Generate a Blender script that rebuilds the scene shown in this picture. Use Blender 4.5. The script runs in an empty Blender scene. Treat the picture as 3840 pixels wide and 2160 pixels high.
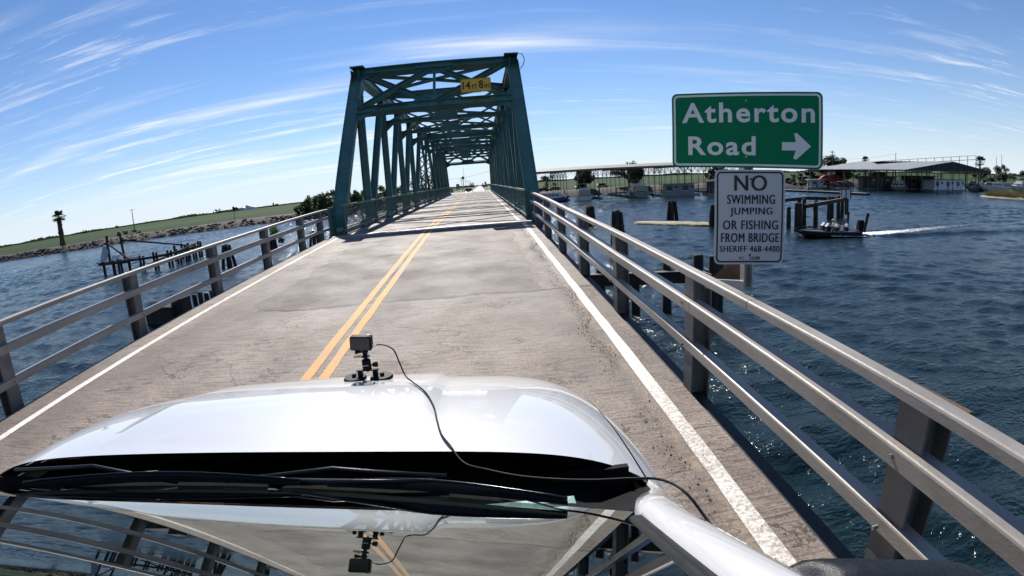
import bpy, bmesh, math, random
import numpy as np
from mathutils import Vector, Matrix
random.seed(7)
rng = np.random.default_rng(11)
rad = math.radians
S = bpy.context.scene
COL = S.collection

# ------------------------------------------------------------------ camera
CAM_Z = 6.0                        # metres above the water
YAW, PITCH, ROLL = rad(2.67171771), rad(-11.78998815), rad(-4.0663307)
cam_d = bpy.data.cameras.new('camera')
cam = bpy.data.objects.new('camera', cam_d)
COL.objects.link(cam)
S.camera = cam
cam_d.type = 'PANO'                # the wide lens of an action camera, with its barrel curve
cam_d.panorama_type = 'FISHEYE_LENS_POLYNOMIAL'
cam_d.sensor_fit = 'HORIZONTAL'
cam_d.sensor_width = 36.0
cam_d.sensor_height = 20.25
cam_d.fisheye_fov = rad(175)
cam_d.fisheye_polynomial_k0 = 0.0
cam_d.fisheye_polynomial_k1 = -1.01070535 / 18.0
cam_d.fisheye_polynomial_k2 = 0.03646764 / 18.0 ** 2
cam_d.fisheye_polynomial_k3 = 0.03493922 / 18.0 ** 3
cam_d.fisheye_polynomial_k4 = 0.0
cam_d.clip_start = 0.02
cam_d.clip_end = 20000
_f = Vector((math.sin(YAW) * math.cos(PITCH), math.cos(YAW) * math.cos(PITCH), math.sin(PITCH)))
_r = Vector((math.cos(YAW), -math.sin(YAW), 0))
_u = _r.cross(_f)
_r2 = math.cos(ROLL) * _r + math.sin(ROLL) * _u
_u2 = -math.sin(ROLL) * _r + math.cos(ROLL) * _u
cam.matrix_world = Matrix(((_r2.x, _u2.x, -_f.x, 0), (_r2.y, _u2.y, -_f.y, 0), (_r2.z, _u2.z, -_f.z, CAM_Z), (0, 0, 0, 1)))

# ------------------------------------------------------------------ light
SUN_EL, SUN_AZ = 43.0, -8.0        # degrees; azimuth from +Y towards +X
sun_d = bpy.data.lights.new('sun', 'SUN')
sun_d.energy = 5.0
sun_d.angle = rad(0.53)
sun_d.color = (1.0, 0.955, 0.89)
sun = bpy.data.objects.new('sun', sun_d)
COL.objects.link(sun)
_e, _a = rad(SUN_EL), rad(SUN_AZ)
SUN_DIR = Vector((math.cos(_e) * math.sin(_a), math.cos(_e) * math.cos(_a), math.sin(_e)))
sun.rotation_euler = (-SUN_DIR).to_track_quat('-Z', 'Y').to_euler()
sun.location = (0, 0, 60)

world = bpy.data.worlds.new('World')
S.world = world
world.use_nodes = True
wt = world.node_tree
for n in list(wt.nodes):
    wt.nodes.remove(n)


class G:
    """short node-graph writer"""
    def __init__(self, tree):
        self.t = tree

    def n(self, kind, **kw):
        nd = self.t.nodes.new('ShaderNode' + kind)
        for k, v in kw.items():
            setattr(nd, k, v)
        return nd

    def link(self, a, b):
        self.t.links.new(a, b)

    def put(self, sock, v):
        if isinstance(v, bpy.types.NodeSocket):
            self.link(v, sock)
        elif v is not None:
            sock.default_value = v

    def m(self, op, a=None, b=None, c=None, clamp=False):
        nd = self.n('Math', operation=op, use_clamp=clamp)
        for i, v in enumerate((a, b, c)):
            if v is not None:
                self.put(nd.inputs[i], v)
        return nd.outputs[0]

    def noise(self, vec, scale, detail=4, rough=0.55, dist=0.0, dim='3D'):
        nd = self.n('TexNoise', noise_dimensions=dim)
        if vec is not None:
            self.link(vec, nd.inputs['Vector'])
        nd.inputs['Scale'].default_value = scale
        nd.inputs['Detail'].default_value = detail
        nd.inputs['Roughness'].default_value = rough
        nd.inputs['Distortion'].default_value = dist
        return nd.outputs['Fac']

    def ramp(self, fac, stops, interp='LINEAR'):
        nd = self.n('ValToRGB')
        cr = nd.color_ramp
        cr.interpolation = interp
        while len(cr.elements) < len(stops):
            cr.elements.new(0.5)
        for e, (p, c) in zip(cr.elements, stops):
            e.position = p
            e.color = (c[0], c[1], c[2], 1) if not isinstance(c, (int, float)) else (c, c, c, 1)
        self.put(nd.inputs[0], fac)
        return nd.outputs[0]

    def mix(self, fac, a, b, blend='MIX'):
        nd = self.n('Mix', data_type='RGBA', blend_type=blend)
        self.put(nd.inputs[0], fac)
        self.put(nd.inputs[6], a if isinstance(a, bpy.types.NodeSocket) else (*a, 1))
        self.put(nd.inputs[7], b if isinstance(b, bpy.types.NodeSocket) else (*b, 1))
        return nd.outputs[2]

    def mapping(self, vec, scale=(1, 1, 1), rot=(0, 0, 0), loc=(0, 0, 0)):
        nd = self.n('Mapping')
        self.link(vec, nd.inputs[0])
        nd.inputs['Location'].default_value = loc
        nd.inputs['Rotation'].default_value = rot
        nd.inputs['Scale'].default_value = scale
        return nd.outputs[0]


g = G(wt)
sky = g.n('TexSky', sky_type='NISHITA')
sky.sun_disc = False
sky.sun_elevation = rad(SUN_EL)
sky.sun_rotation = rad(SUN_AZ)
sky.altitude = 0
sky.air_density = 1.0
sky.dust_density = 0.0
sky.ozone_density = 4.0
tc = g.n('TexCoord')
sep = g.n('SeparateXYZ')
g.link(tc.outputs['Generated'], sep.inputs[0])
dx, dy, dz = sep.outputs
k = g.m('ADD', g.m('MAXIMUM', dz, 0.0), 0.06)
cx = g.m('DIVIDE', dx, k)
cy = g.m('DIVIDE', dy, k)
comb = g.n('CombineXYZ')
g.link(cx, comb.inputs[0]); g.link(cy, comb.inputs[1])
P2 = comb.outputs[0]
# cirrus: high, thin ice streaks drawn out along one wind direction
warp = g.m('MULTIPLY', g.m('SUBTRACT', g.noise(g.mapping(P2, (0.35, 0.7, 1)), 0.9, 3, 0.5), 0.5), 1.9)
w = g.m('ADD', g.m('ADD', cy, g.m('MULTIPLY', cx, 0.25)), warp)
strand = g.noise(g.mapping(P2, (0.30, 2.4, 1), (0, 0, rad(14)), (3.1, 0.4, 0)), 1.6, 6, 0.54, 0.3)
fine = g.noise(g.mapping(P2, (1.0, 6.0, 1), (0, 0, rad(17)), (1.3, 2.4, 0)), 1.9, 7, 0.65, 0.6)
gate = g.noise(g.mapping(P2, (0.42, 0.55, 1), (0, 0, rad(8)), (4.2, 5.1, 0)), 1.0, 2, 0.5)
gate2 = g.noise(g.mapping(P2, (0.30, 1.0, 1), (0, 0, rad(4)), (9.2, 1.1, 0)), 1.2, 3, 0.5)


def band(center, width, amp):
    t = g.m('DIVIDE', g.m('SUBTRACT', w, center), width)
    return g.m('MULTIPLY', g.m('EXPONENT', g.m('MULTIPLY', g.m('MULTIPLY', t, t), -1.0)), amp)


west = g.m('SUBTRACT', 1.0, g.m('MULTIPLY', g.m('ADD', cx, 1.2), 0.7, clamp=True))    # the long streaks lie to the left
den = g.m('MULTIPLY', g.m('ADD', band(4.30, 0.07, 0.8), g.m('ADD', band(5.6, 0.55, 1.0), band(7.8, 0.9, 1.0))), west)
den = g.m('ADD', den, g.m('MULTIPLY', band(3.15, 0.20, 0.9), g.m('SUBTRACT', 1.0, g.m('MULTIPLY', g.m('SUBTRACT', cx, 0.3), 0.8, clamp=True))))
den = g.m('MULTIPLY', den, g.m('MULTIPLY', g.m('SUBTRACT', strand, 0.30, clamp=True), 3.0, clamp=True))
den = g.m('MULTIPLY', den, g.m('MULTIPLY', g.m('SUBTRACT', gate2, 0.38, clamp=True), 4.0, clamp=True))
wisp = g.m('MULTIPLY', g.m('SUBTRACT', g.m('ADD', g.m('MULTIPLY', strand, 0.45), g.m('MULTIPLY', fine, 0.55)), 0.52, clamp=True), 3.6)
wisp = g.m('MULTIPLY', wisp, g.m('MULTIPLY', g.m('SUBTRACT', gate, 0.44, clamp=True), 6.0, clamp=True))
veil = g.m('MULTIPLY', g.m('SUBTRACT', strand, 0.52, clamp=True), 0.7)
den = g.m('ADD', g.m('ADD', den, wisp), veil)
den = g.m('MULTIPLY', den, g.m('ADD', 0.55, g.m('MULTIPLY', fine, 0.8)))
den = g.m('MINIMUM', den, 0.88)
den = g.m('MULTIPLY', den, g.m('MULTIPLY', g.m('SUBTRACT', dz, 0.015, clamp=True), 14.0, clamp=True))   # lost in the haze at the horizon
CLOUD_LUM = 10.5
sky_col = g.mix(1.0, sky.outputs[0], (0.80, 0.92, 1.10), 'MULTIPLY')   # the camera's cool white balance
haze_f = g.m('MULTIPLY', g.m('EXPONENT', g.m('MULTIPLY', g.m('MAXIMUM', dz, 0.0), -13.0)), 0.9)
sky_col = g.mix(haze_f, sky_col, (7.6, 8.6, 9.8))           # pale ground haze low in the sky
skyc = g.mix(den, sky_col, (CLOUD_LUM, CLOUD_LUM * 1.005, CLOUD_LUM * 1.02))
bg = g.n('Background')
g.link(skyc, bg.inputs[0])
bg.inputs[1].default_value = 0.078
wo = g.n('OutputWorld')
g.link(bg.outputs[0], wo.inputs[0])

S.view_settings.view_transform = 'Standard'
S.view_settings.look = 'None'
S.view_settings.exposure = 0.42
S.view_settings.gamma = 1.0
S.view_settings.use_curve_mapping = False
S.render.engine = 'CYCLES'
S.cycles.use_denoising = True
S.cycles.max_bounces = 8
S.cycles.transparent_max_bounces = 12
S.cycles.sample_clamp_indirect = 8.0
S.cycles.caustics_reflective = False
S.cycles.caustics_refractive = False

# ------------------------------------------------------------------ materials
MATS = {}


def new_mat(name):
    m = bpy.data.materials.new(name)
    m.use_nodes = True
    t = m.node_tree
    b = t.nodes['Principled BSDF']
    return m, G(t), b


def mat(name, col, rough=0.6, metal=0.0, var=0.18, scale=3.0, bump=0.0, bscale=40.0, stain=None, stain_amt=0.4, stain_scale=1.2, spec=0.5, coat=0.0, stretch=(1, 1, 1)):
    """plain procedural material: base colour with noise, optional stains and relief"""
    if name in MATS:
        return MATS[name]
    m, q, b = new_mat(name)
    geo = q.n('NewGeometry')
    pos = q.mapping(geo.outputs['Position'], stretch)
    f = q.noise(pos, scale, 5, 0.6)
    lo = tuple(max(0, c * (1 - var * 1.6)) for c in col)
    hi = tuple(min(1, c * (1 + var)) for c in col)
    c = q.ramp(f, [(0.25, lo), (0.75, hi)])
    if stain:
        sfac = q.ramp(q.noise(pos, stain_scale, 7, 0.7, 0.4), [(0.48, 0.0), (0.68, stain_amt)])
        c = q.mix(sfac, c, stain)
    q.link(c, b.inputs['Base Color'])
    r = q.ramp(q.noise(pos, scale * 2.3, 4, 0.6), [(0.2, max(0.03, rough - 0.1)), (0.8, min(1, rough + 0.1))])
    q.link(r, b.inputs['Roughness'])
    b.inputs['Metallic'].default_value = metal
    b.inputs['Specular IOR Level'].default_value = spec
    if coat:
        b.inputs['Coat Weight'].default_value = coat
        b.inputs['Coat Roughness'].default_value = 0.03
    if bump:
        bn = q.n('Bump')
        bn.inputs['Strength'].default_value = bump
        bn.inputs['Distance'].default_value = 0.01
        q.link(q.noise(pos, bscale, 6, 0.65), bn.inputs['Height'])
        q.link(bn.outputs[0], b.inputs['Normal'])
    MATS[name] = m
    return m


# ------------------------------------------------------------------ mesh helpers
def link_mesh(name, verts, faces, material, parent=None, smooth=False, loc=None):
    me = bpy.data.meshes.new(name)
    base = Vector((0, 0, 0))
    p = parent
    while p is not None:
        base = base + p.location
        p = p.parent
    off = base if loc is None else base + Vector(loc)
    me.from_pydata([(v[0] - off.x, v[1] - off.y, v[2] - off.z) for v in verts], [], faces)
    me.validate()
    if isinstance(material, (list, tuple)):
        for mm in material:
            me.materials.append(mm)
    else:
        me.materials.append(material)
    if smooth:
        me.polygons.foreach_set('use_smooth', [True] * len(me.polygons))
    o = bpy.data.objects.new(name, me)
    if loc is not None:
        o.location = loc
    COL.objects.link(o)
    if parent is not None:
        o.parent = parent
    return o


class MB:
    def __init__(self):
        self.v, self.f, self.mi = [], [], []

    def add(self, vs, fs, mi=0):
        o = len(self.v)
        self.v += [tuple(v) for v in vs]
        self.f += [tuple(i + o for i in f) for f in fs]
        self.mi += [mi] * len(fs)
        return self

    BOXF = [(0, 3, 2, 1), (4, 5, 6, 7), (0, 1, 5, 4), (1, 2, 6, 5), (2, 3, 7, 6), (3, 0, 4, 7)]

    def box(self, x0, x1, y0, y1, z0, z1, mi=0):
        return self.add([(x0, y0, z0), (x1, y0, z0), (x1, y1, z0), (x0, y1, z0), (x0, y0, z1), (x1, y0, z1), (x1, y1, z1), (x0, y1, z1)], self.BOXF, mi)

    def bbox(self, x0, x1, y0, y1, z0, z1, b=0.01, mi=0):
        """box with chamfered vertical and top edges"""
        ring = [(x0 + b, y0), (x1 - b, y0), (x1, y0 + b), (x1, y1 - b), (x1 - b, y1), (x0 + b, y1), (x0, y1 - b), (x0, y0 + b)]
        cxm, cym = (x0 + x1) / 2, (y0 + y1) / 2
        ins = lambda p, d: (p[0] + d * (1 if p[0] < cxm else -1), p[1] + d * (1 if p[1] < cym else -1))
        vs = [(*p, z0) for p in ring] + [(*p, z1 - b) for p in ring] + [(*ins(p, b), z1) for p in ring]
        fs = [tuple(range(7, -1, -1)), tuple(range(16, 24))]
        for r in (0, 8):
            for i in range(8):
                j = (i + 1) % 8
                fs.append((r + i, r + j, r + 8 + j, r + 8 + i))
        return self.add(vs, fs, mi)

    def beam(self, p, q, w, h, up=(0, 0, 1), mi=0):
        """solid bar from p to q, w across, h along up"""
        p, q = Vector(p), Vector(q)
        d = (q - p).normalized()
        s = d.cross(Vector(up))
        if s.length < 1e-5:
            s = d.cross(Vector((1, 0, 0)))
        s.normalize()
        u = s.cross(d)
        vs = []
        for c in (p, q):
            for a, b in ((-1, -1), (1, -1), (1, 1), (-1, 1)):
                vs.append(c + s * (a * w / 2) + u * (b * h / 2))
        return self.add(vs, self.BOXF, mi)

    def hbeam(self, p, q, w, h, tf=0.02, tw=0.014, up=(0, 0, 1), mi=0):
        """H section: flanges are w wide, set apart by h along up"""
        p, q = Vector(p), Vector(q)
        d = (q - p).normalized()
        s = d.cross(Vector(up)); s.normalize()
        u = s.cross(d)
        for k in (-1, 1):
            o = u * (k * (h - tf) / 2)
            self.beam(p + o, q + o, w, tf, up, mi)
        self.beam(p, q, tw, h - 2 * tf, up, mi)
        return self

    def tube(self, pts, r, n=8, caps=True, mi=0):
        pts = [Vector(p) for p in pts]
        rs = r if isinstance(r, (list, tuple)) else [r] * len(pts)
        vs, fs = [], []
        prev = None
        for i, p in enumerate(pts):
            d = (pts[min(i + 1, len(pts) - 1)] - pts[max(i - 1, 0)]).normalized()
            if prev is None:
                a = d.orthogonal().normalized()
            else:
                a = (prev - d * prev.dot(d)).normalized()
            prev = a
            b = d.cross(a)
            for k in range(n):
                t = 2 * math.pi * k / n
                vs.append(p + (a * math.cos(t) + b * math.sin(t)) * rs[i])
        for i in range(len(pts) - 1):
            for k in range(n):
                fs.append((i * n + k, i * n + (k + 1) % n, (i + 1) * n + (k + 1) % n, (i + 1) * n + k))
        if caps:
            fs.append(tuple(range(n - 1, -1, -1)))
            fs.append(tuple(range((len(pts) - 1) * n, len(pts) * n)))
        return self.add(vs, fs, mi)

    def prism(self, poly, t, mi=0):
        """poly: 3-D polygon; extruded by vector t"""
        t = Vector(t)
        n = len(poly)
        vs = [Vector(p) for p in poly] + [Vector(p) + t for p in poly]
        fs = [tuple(range(n - 1, -1, -1)), tuple(range(n, 2 * n))]
        for i in range(n):
            j = (i + 1) % n
            fs.append((i, j, n + j, n + i))
        return self.add(vs, fs, mi)

    def grid(self, rows, mi=0, closed=False):
        """rows: list of equally long point rows"""
        n = len(rows[0])
        vs = [p for r in rows for p in r]
        fs = []
        for i in range(len(rows) - 1):
            for j in range(n - 1 if not closed else n):
                k = (j + 1) % n
                fs.append((i * n + j, i * n + k, (i + 1) * n + k, (i + 1) * n + j))
        return self.add(vs, fs, mi)

    def build(self, name, material, parent=None, smooth=False, loc=None):
        o = link_mesh(name, self.v, self.f, material, parent, smooth, loc)
        if isinstance(material, (list, tuple)) and len(o.data.polygons) == len(self.mi):
            o.data.polygons.foreach_set('material_index', self.mi)
        return o


def tag(o, label=None, cat=None, group=None, kind=None):
    if label: o['label'] = label
    if cat: o['category'] = cat
    if group: o['group'] = group
    if kind: o['kind'] = kind
    return o


def thing(name, label, cat, loc=(0, 0, 0), group=None):
    o = bpy.data.objects.new(name, None)
    COL.objects.link(o)
    o.location = loc
    o.empty_display_size = 0.2
    return tag(o, label, cat, group)


def copy_tree(o, parent=None):
    c = o.copy()
    COL.objects.link(c)
    c.parent = parent
    for ch in o.children:
        copy_tree(ch, c)
    return c


def smooth_by_angle(o, deg=35):
    me = o.data
    bm = bmesh.new(); bm.from_mesh(me)
    for f in bm.faces: f.smooth = True
    for e in bm.edges:
        if len(e.link_faces) == 2:
            e.smooth = e.calc_face_angle(0) < rad(deg)
    bm.to_mesh(me); bm.free()


def text_geo(body, size, bold=0.0, sx=1.0, space=1.0, extrude=0.002, align='CENTER'):
    """lettering as mesh data in the XZ plane (front towards -Y), centred on its own middle"""
    cu = bpy.data.curves.new('lettering', 'FONT')
    cu.body = body
    cu.size = size
    cu.offset = bold
    cu.space_character = space
    cu.extrude = extrude
    cu.align_x = 'LEFT'
    cu.resolution_u = 4
    ob = bpy.data.objects.new('lettering_tmp', cu)
    COL.objects.link(ob)
    dg = bpy.context.evaluated_depsgraph_get()
    me = bpy.data.meshes.new_from_object(ob.evaluated_get(dg))
    vs = [Vector(v.co) for v in me.vertices]
    fs = [tuple(p.vertices) for p in me.polygons]
    bpy.data.objects.remove(ob); bpy.data.meshes.remove(me); bpy.data.curves.remove(cu)
    x0, x1 = min(v.x for v in vs), max(v.x for v in vs)
    y0, y1 = min(v.y for v in vs), max(v.y for v in vs)
    out = [Vector(((v.x - (x0 + x1) / 2) * sx, -v.z, v.y - (y0 + y1) / 2)) for v in vs]
    return out, fs, (x1 - x0) * sx, y1 - y0


def rounded_rect(w, h, r, n=6):
    pts = []
    for cxs, czs, a0 in ((w / 2 - r, h / 2 - r, 0), (-w / 2 + r, h / 2 - r, 90), (-w / 2 + r, -h / 2 + r, 180), (w / 2 - r, -h / 2 + r, 270)):
        for i in range(n + 1):
            a = rad(a0 + 90 * i / n)
            pts.append((cxs + r * math.cos(a), czs + r * math.sin(a)))
    return pts

# ------------------------------------------------------------------ palette
M_TEAL = mat('teal_bridge_paint', (0.050, 0.148, 0.130), 0.5, 0, 0.22, 1.6, 0.25, 30, stain=(0.12, 0.105, 0.085), stain_amt=0.45, stain_scale=2.2)
M_GALV = mat('galvanised_rail', (0.33, 0.30, 0.262), 0.48, 0.15, 0.16, 2.2, 0.2, 60, stain=(0.15, 0.13, 0.11), stain_amt=0.6, stain_scale=2.0, stretch=(1, 0.35, 1))
M_POST = mat('painted_post', (0.17, 0.16, 0.145), 0.55, 0.1, 0.2, 4.0, 0.2, 50, stain=(0.09, 0.08, 0.07), stain_amt=0.5)
M_TIMBER = mat('creosoted_timber', (0.022, 0.018, 0.015), 0.85, 0, 0.35, 3.0, 0.8, 18, stain=(0.10, 0.085, 0.07), stain_amt=0.35, stretch=(1, 1, 0.25))
M_TIMBER_TOP = mat('weathered_timber', (0.17, 0.145, 0.12), 0.9, 0, 0.3, 4.0, 0.8, 22, stain=(0.05, 0.045, 0.04), stain_amt=0.6)
M_BLACK = mat('black_plastic', (0.004, 0.004, 0.0045), 0.5, 0, 0.2, 9.0, 0.1, 200, spec=0.14)
M_STEEL = mat('grey_steel', (0.33, 0.33, 0.32), 0.4, 0.6, 0.15, 5.0, 0.1, 60)
M_RUST = mat('rusted_steel', (0.11, 0.065, 0.04), 0.8, 0.1, 0.3, 6.0, 0.4, 40)
M_WHITEPAINT = mat('white_boat_paint', (0.50, 0.50, 0.49), 0.35, 0, 0.10, 1.2, 0, stain=(0.26, 0.25, 0.22), stain_amt=0.5)
M_GREYPAINT = mat('grey_boat_paint', (0.17, 0.175, 0.18), 0.4, 0, 0.1, 1.2)
M_BLUEPAINT = mat('blue_boat_cover', (0.03, 0.06, 0.22), 0.7, 0, 0.2, 2.0)
M_TAN = mat('tan_canvas', (0.36, 0.31, 0.23), 0.85, 0, 0.12, 2.0)
M_DARKWIN = mat('dark_window', (0.012, 0.015, 0.02), 0.08, 0, 0.2, 3.0)
M_WOODPOLE = mat('pole_wood', (0.09, 0.065, 0.045), 0.9, 0, 0.3, 2.0, 0.3, 20, stretch=(1, 1, 0.2))
M_ROOF = mat('shed_roof_metal', (0.20, 0.17, 0.135), 0.65, 0.05, 0.2, 0.6, 0, stain=(0.20, 0.14, 0.09), stain_amt=0.5, stain_scale=0.25)
M_ROOFGREY = mat('shed_roof_grey', (0.27, 0.28, 0.29), 0.6, 0.1, 0.15, 0.4, 0, stain=(0.17, 0.165, 0.16), stain_amt=0.5, stain_scale=0.2)
M_ROCK = mat('riprap_rock', (0.060, 0.052, 0.046), 0.95, 0, 0.4, 0.9, 0.6, 6, stain=(0.15, 0.13, 0.115), stain_amt=0.5, stain_scale=0.5)
M_DIRT = mat('levee_dirt', (0.085, 0.066, 0.05), 0.95, 0, 0.25, 0.12, 0.5, 3, stain=(0.06, 0.065, 0.03), stain_amt=0.7, stain_scale=0.06)
M_RED = mat('red_paint', (0.28, 0.03, 0.035), 0.4, 0, 0.15, 2.0)
M_FLAGSTAFF = mat('white_plastic', (0.62, 0.62, 0.62), 0.5, 0, 0.05, 3.0)


def leaf_mat(name, a, b, scale=0.8):
    m, q, bs = new_mat(name)
    geo = q.n('NewGeometry')
    c = q.ramp(q.noise(geo.outputs['Position'], scale, 4, 0.6), [(0.3, a), (0.72, b)])
    q.link(c, bs.inputs['Base Color'])
    bs.inputs['Roughness'].default_value = 0.6
    bs.inputs['Specular IOR Level'].default_value = 0.3
    tr = q.n('BsdfTranslucent')
    q.link(c, tr.inputs[0])
    mx = q.n('MixShader')
    mx.inputs[0].default_value = 0.3
    q.link(bs.outputs[0], mx.inputs[1]); q.link(tr.outputs[0], mx.inputs[2])
    out = [n for n in q.t.nodes if n.type == 'OUTPUT_MATERIAL'][0]
    q.link(mx.outputs[0], out.inputs[0])
    return m


M_LEAF = leaf_mat('tree_leaves', (0.022, 0.045, 0.012), (0.075, 0.115, 0.03))
M_LEAF_D = leaf_mat('dark_leaves', (0.015, 0.03, 0.01), (0.05, 0.075, 0.025))
M_LEAF_B = leaf_mat('bright_leaves', (0.06, 0.11, 0.02), (0.15, 0.22, 0.05))
M_PALM = leaf_mat('palm_fronds', (0.02, 0.035, 0.012), (0.07, 0.085, 0.035))
M_THATCH = leaf_mat('dead_palm_fronds', (0.045, 0.035, 0.022), (0.12, 0.09, 0.055))
M_REED = leaf_mat('reed_leaves', (0.07, 0.075, 0.025), (0.20, 0.18, 0.08))
M_DRYREED = leaf_mat('dry_reeds', (0.30, 0.24, 0.13), (0.52, 0.45, 0.28), 3.0)

# ------------------------------------------------------------------ water
def water_mat():
    m, q, b = new_mat('river_water')
    geo = q.n('NewGeometry')
    pos = geo.outputs['Position']
    deep = q.ramp(q.noise(q.mapping(pos, (0.02, 0.05, 1)), 1.0, 3), [(0.3, (0.004, 0.012, 0.015)), (0.7, (0.008, 0.021, 0.022))])
    q.link(deep, b.inputs['Base Color'])
    b.inputs['Roughness'].default_value = 0.13
    b.inputs['IOR'].default_value = 1.333
    hgt = None
    for scale, sx, sy, rot, amp, det in ((2.6, 0.65, 1.2, 15, 0.16, 3), (7.0, 0.8, 1.1, -6, 0.06, 3), (18.0, 0.9, 1.0, 0, 0.015, 2)):
        h = q.m('MULTIPLY', q.noise(q.mapping(pos, (sx, sy, 1), (0, 0, rad(rot))), scale, det, 0.55, 0.4), amp)
        hgt = h if hgt is None else q.m('ADD', hgt, h)
    bn = q.n('Bump')
    bn.inputs['Strength'].default_value = 1.0
    bn.inputs['Distance'].default_value = 0.8
    q.link(hgt, bn.inputs['Height'])
    q.link(bn.outputs[0], b.inputs['Normal'])
    return m


def wave_height(x, y):
    """wind chop as a sum of many short waves, plus the ridges thrown up by the passing boat"""
    r = np.random.default_rng(5)
    z = np.zeros_like(x)
    slope = 0.0
    for i in range(64):
        lam = 0.62 * (5.0 / 0.62) ** r.random()
        th = rad(74) + r.normal(0, 0.55)
        kx, ky = math.cos(th) * 2 * math.pi / lam, math.sin(th) * 2 * math.pi / lam
        s = 0.032 * (1.0 if lam < 3.0 else 0.7)
        ph = r.random() * 6.283
        z += s * lam / (2 * math.pi) * np.sin(kx * x + ky * y + ph)
    # gusts: chop is stronger in some patches than in others
    gust = 0.78 + 0.35 * np.sin(0.061 * x + 0.035 * y + 0.7) * np.sin(0.047 * y - 0.02 * x) + 0.22 * np.sin(0.17 * x - 0.11 * y + 2.0) * np.sin(0.21 * y + 0.05 * x)
    z *= gust
    for (ax, ay, bx, by, h0) in ((33.5, 38.6, 66.0, 36.2, 0.26), (34.0, 41.0, 68.0, 47.5, 0.20)):
        L = math.hypot(bx - ax, by - ay)
        ux, uy = (bx - ax) / L, (by - ay) / L
        t = (x - ax) * ux + (y - ay) * uy
        d = (x - ax) * -uy + (y - ay) * ux
        env = np.clip(t / 3.0, 0, 1) * np.clip((L - t) / 14.0, 0, 1)
        z += h0 * env * (np.exp(-(d / 0.55) ** 2) - 0.8 * np.exp(-((d - 1.3) / 0.7) ** 2) * (1 if h0 > 0.22 else -0.6))
    return z


M_WATER = water_mat()
na = 860
rs = [2.0]
while rs[-1] < 330:
    r_ = rs[-1]
    rs.append(r_ + (0.11 if r_ < 14 else 0.11 + (r_ - 14) * 0.0042))
az = np.radians(np.linspace(-82, 84, na))
RR, AA = np.meshgrid(np.array(rs), az, indexing='ij')
WX, WY = RR * np.sin(AA), RR * np.cos(AA)
WZ = wave_height(WX, WY) * np.clip((330 - RR) / 60, 0, 1)
nr = len(rs)
me = bpy.data.meshes.new('water')
me.vertices.add(nr * na)
me.vertices.foreach_set('co', np.stack([WX, WY, WZ], -1).astype(np.float32).ravel())
ii, jj = np.meshgrid(np.arange(nr - 1), np.arange(na - 1), indexing='ij')
q0 = (ii * na + jj).ravel()
quads = np.stack([q0, q0 + na, q0 + na + 1, q0 + 1], -1).astype(np.int32)
me.loops.add(quads.size)
me.loops.foreach_set('vertex_index', quads.ravel())
me.polygons.add(len(quads))
me.polygons.foreach_set('loop_start', np.arange(0, quads.size, 4, dtype=np.int32))
me.polygons.foreach_set('use_smooth', np.ones(len(quads), dtype=bool))
me.update(calc_edges=True)
me.materials.append(M_WATER)
wat = bpy.data.objects.new('water', me)
COL.objects.link(wat)
tag(wat, kind='structure')
mb = MB()
mb.add([(-3000, -900, -0.45), (3000, -900, -0.45), (3000, 1500, -0.45), (-3000, 1500, -0.45)], [(0, 1, 2, 3)])
tag(mb.build('deep_water', M_WATER), kind='structure')

# ------------------------------------------------------------------ land
def field_mat():
    m, q, b = new_mat('farm_field')
    geo = q.n('NewGeometry')
    pos = geo.outputs['Position']
    rows = q.noise(q.mapping(pos, (0.012, 0.10, 1), (0, 0, rad(8))), 1.0, 4, 0.6)
    patch = q.noise(q.mapping(pos, (0.0016, 0.006, 1), (0, 0, rad(-6))), 1.0, 2, 0.5)
    a = q.ramp(rows, [(0.3, (0.030, 0.054, 0.014)), (0.7, (0.055, 0.088, 0.021))])
    bb = q.ramp(rows, [(0.3, (0.020, 0.038, 0.014)), (0.7, (0.036, 0.058, 0.02))])
    c = q.mix(q.ramp(patch, [(0.46, 0.0), (0.52, 1.0)]), a, bb)
    q.link(c, b.inputs['Base Color'])
    b.inputs['Roughness'].default_value = 0.95
    b.inputs['Specular IOR Level'].default_value = 0.1
    return m


shore = [(-900, 210), (-600, 190), (-420, 172), (-300, 164), (-190, 156), (-147, 152), (-123, 160), (-98, 164), (-75, 169), (-54, 165), (-30, 160), (-12, 150), (8, 150), (20, 164), (43, 174), (80, 173), (112, 167), (130, 163), (160, 168), (200, 165), (260, 172), (340, 180), (520, 170), (900, 150)]


def dens(pts, step):
    out = []
    for (a, b) in zip(pts[:-1], pts[1:]):
        n = max(1, int(math.hypot(b[0] - a[0], b[1] - a[1]) / step))
        out += [(a[0] + (b[0] - a[0]) * i / n, a[1] + (b[1] - a[1]) * i / n) for i in range(n)]
    return out + [pts[-1]]


SH = dens(shore, 5.0)


def offs(p, d):
    r = math.hypot(p[0], p[1])
    return (p[0] * (1 + d / r), p[1] * (1 + d / r))


def wob(x, y, a=1.0):
    return a * (math.sin(x * 0.31 + y * 0.17) * 0.5 + math.sin(x * 0.083 - y * 0.11 + 1.3) * 0.5)


rows = []
for d, z in ((-1.5, -1.2), (0, -0.2), (2.2, 0.7), (4.5, 1.5), (7, 2.0), (11, 2.15), (15, 2.0), (20, 1.55)):
    rows.append([(*offs(p, d + wob(p[0], p[1], 0.5)), z + (0.14 * wob(p[1] * 2.1, p[0] * 1.7) if d > 0 else 0)) for p in SH])
tag(MB().grid(rows).build('levee_bank', M_DIRT, smooth=True), kind='structure')
rows = [[(*offs(p, 19.0), 1.58) for p in SH], [(*offs(p, 40.0), 1.2) for p in SH], [(*offs(p, 200.0), 1.0) for p in SH], [(*offs(p, 9000.0), 1.0) for p in SH]]
tag(MB().grid(rows).build('field', field_mat()), kind='structure')

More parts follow.
